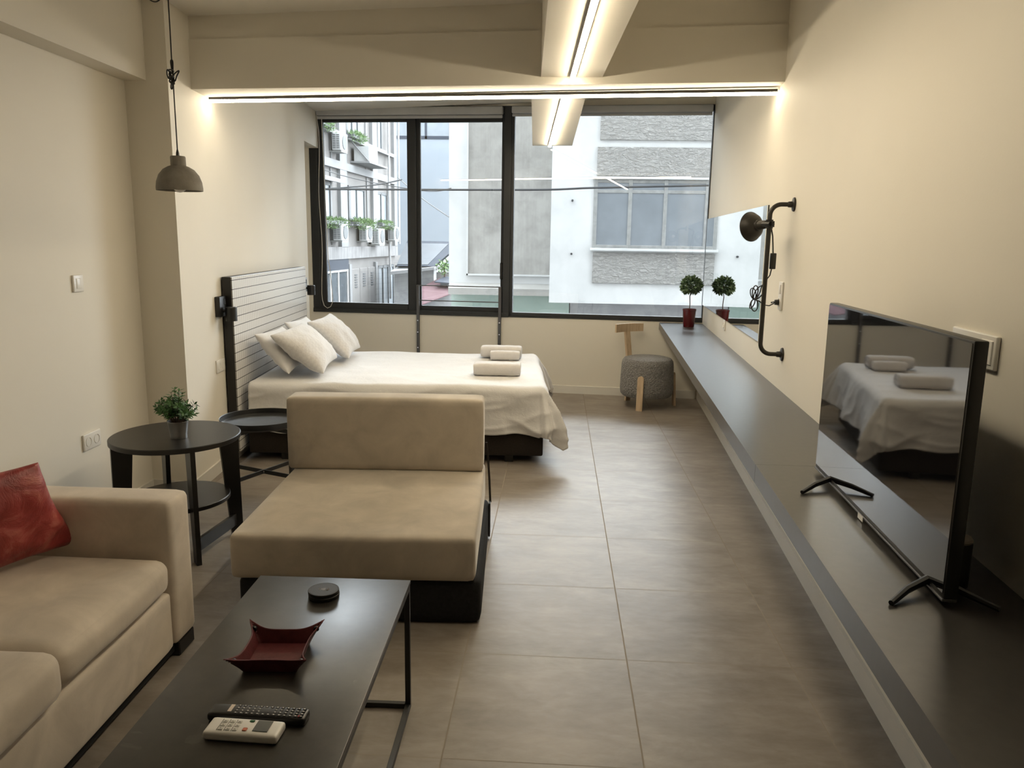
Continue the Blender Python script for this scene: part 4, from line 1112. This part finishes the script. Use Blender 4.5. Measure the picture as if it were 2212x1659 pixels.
for k in range(160): leaf(mb, rnd_dir()*random.uniform(.05,.34)*V(1,1,1).length/1.73+V(0,0,.28), rnd_dir(), rnd_dir(), .14, .06)
mb.build('foliage', M['leaf_out'], tr); MB().cyl((0,0,-.1),(0,0,.3),.03,n=8).build('stem', M['stem'], tr)
# overhead cables
def cable(label, pts, r):
    o = MB().tube(smooth_pts(pts), r, 6).build('hanging_cable', M['o_cable']); tag(o, label, 'cable', 'cables over the street')
cable('thick grey cable stretched level across both windows', [(-7.0,11.5,2.20),(-3.45,11.5,2.22),(-.46,11.5,2.245),(.51,11.5,2.285),(2.2,11.5,2.34),(6,11.5,2.46)], .016)
cable('twisted cable sloping up from the level one to the far wall', [(-4.1,12.3,2.25),(-3.75,12.5,2.286),(-3.38,12.8,2.339),(-3.015,13.2,2.415),(-2.72,13.6,2.524)], .013)
cable('thin sagging cable in front of the blue building', [(-8.0,20,4.2),(-5.4,18,3.05),(-3.0,16.9,2.55),(-2.3,16.85,2.6)], .010)
cable('thin wire dropping to the corner building wall', [(-4.1,20,3.05),(-3.2,18.5,2.45),(-2.36,16.9,2.0)], .012)
mb = MB().box(-16,14,7.99,8.25,3.0,14); mb.box(-16,-2.95,8.2,8.4,-4.5,3.0); mb.box(1.75,14,7.9,8.1,-4.5,3.0); mb.box(-16,14,8.0,8.2,-4.5,-.12)  # unseen outer wall, added to cut sky light on the facades opposite
struct(mb.build('wall_exterior_skyblock', M['o_facade'], smooth=0))
struct(MB().box(-40,40,8.6,80,-4.6,-4.5).build('street', M['o_street'], smooth=0))

# ------------------------------------------------------------------ light
w = bpy.data.worlds.new('sky'); S.world = w; w.use_nodes = True
nt = w.node_tree; bg = nt.nodes['Background']
tc = nt.nodes.new('ShaderNodeTexCoord'); dt = nt.nodes.new('ShaderNodeVectorMath'); dt.operation = 'DOT_PRODUCT'
dt.inputs[1].default_value = (.06,.74,.67); nt.links.new(tc.outputs['Generated'], dt.inputs[0])
def wm(op, a, b):
    x = nt.nodes.new('ShaderNodeMath'); x.operation = op
    for k, v in enumerate((a, b)):
        if isinstance(v, (int, float)): x.inputs[k].default_value = v
        else: nt.links.new(v, x.inputs[k])
    return x.outputs[0]
haze = wm('POWER', wm('MAXIMUM', dt.outputs['Value'], 0), 5)
nt.links.new(wm('ADD', wm('MULTIPLY', haze, 11), 6.5), bg.inputs[1])
bg.inputs[0].default_value = (.90,.95,1,1)
def area(name, loc, target, sx, sy, power, col, spread=180, portal=False):
    d = bpy.data.lights.new(name, 'AREA'); d.shape = 'RECTANGLE'; d.size = sx; d.size_y = sy; d.energy = power; d.color = col; d.spread = math.radians(spread)
    o = bpy.data.objects.new(name, d); COL.objects.link(o); o.location = loc
    o.rotation_euler = (Vector(target)-Vector(loc)).to_track_quat('-Z','Y').to_euler()
    if portal: d.cycles.is_portal = True
    return o
p = win(-.55, .16, 1.78); area('window_portal', p, p-WN, 3.9, 2.05, 1, (1,1,1), portal=True)

# ------------------------------------------------------------------ render look
S.view_settings.view_transform = 'Standard'; S.view_settings.look = 'None'; S.view_settings.gamma = 1; S.view_settings.use_curve_mapping = False
S.view_settings.exposure = .5
c = S.cycles; c.max_bounces = 10; c.diffuse_bounces = 5; c.glossy_bounces = 5; c.transmission_bounces = 6; c.transparent_max_bounces = 12
c.caustics_reflective = False; c.caustics_refractive = False; c.sample_clamp_indirect = 6; c.use_denoising = True
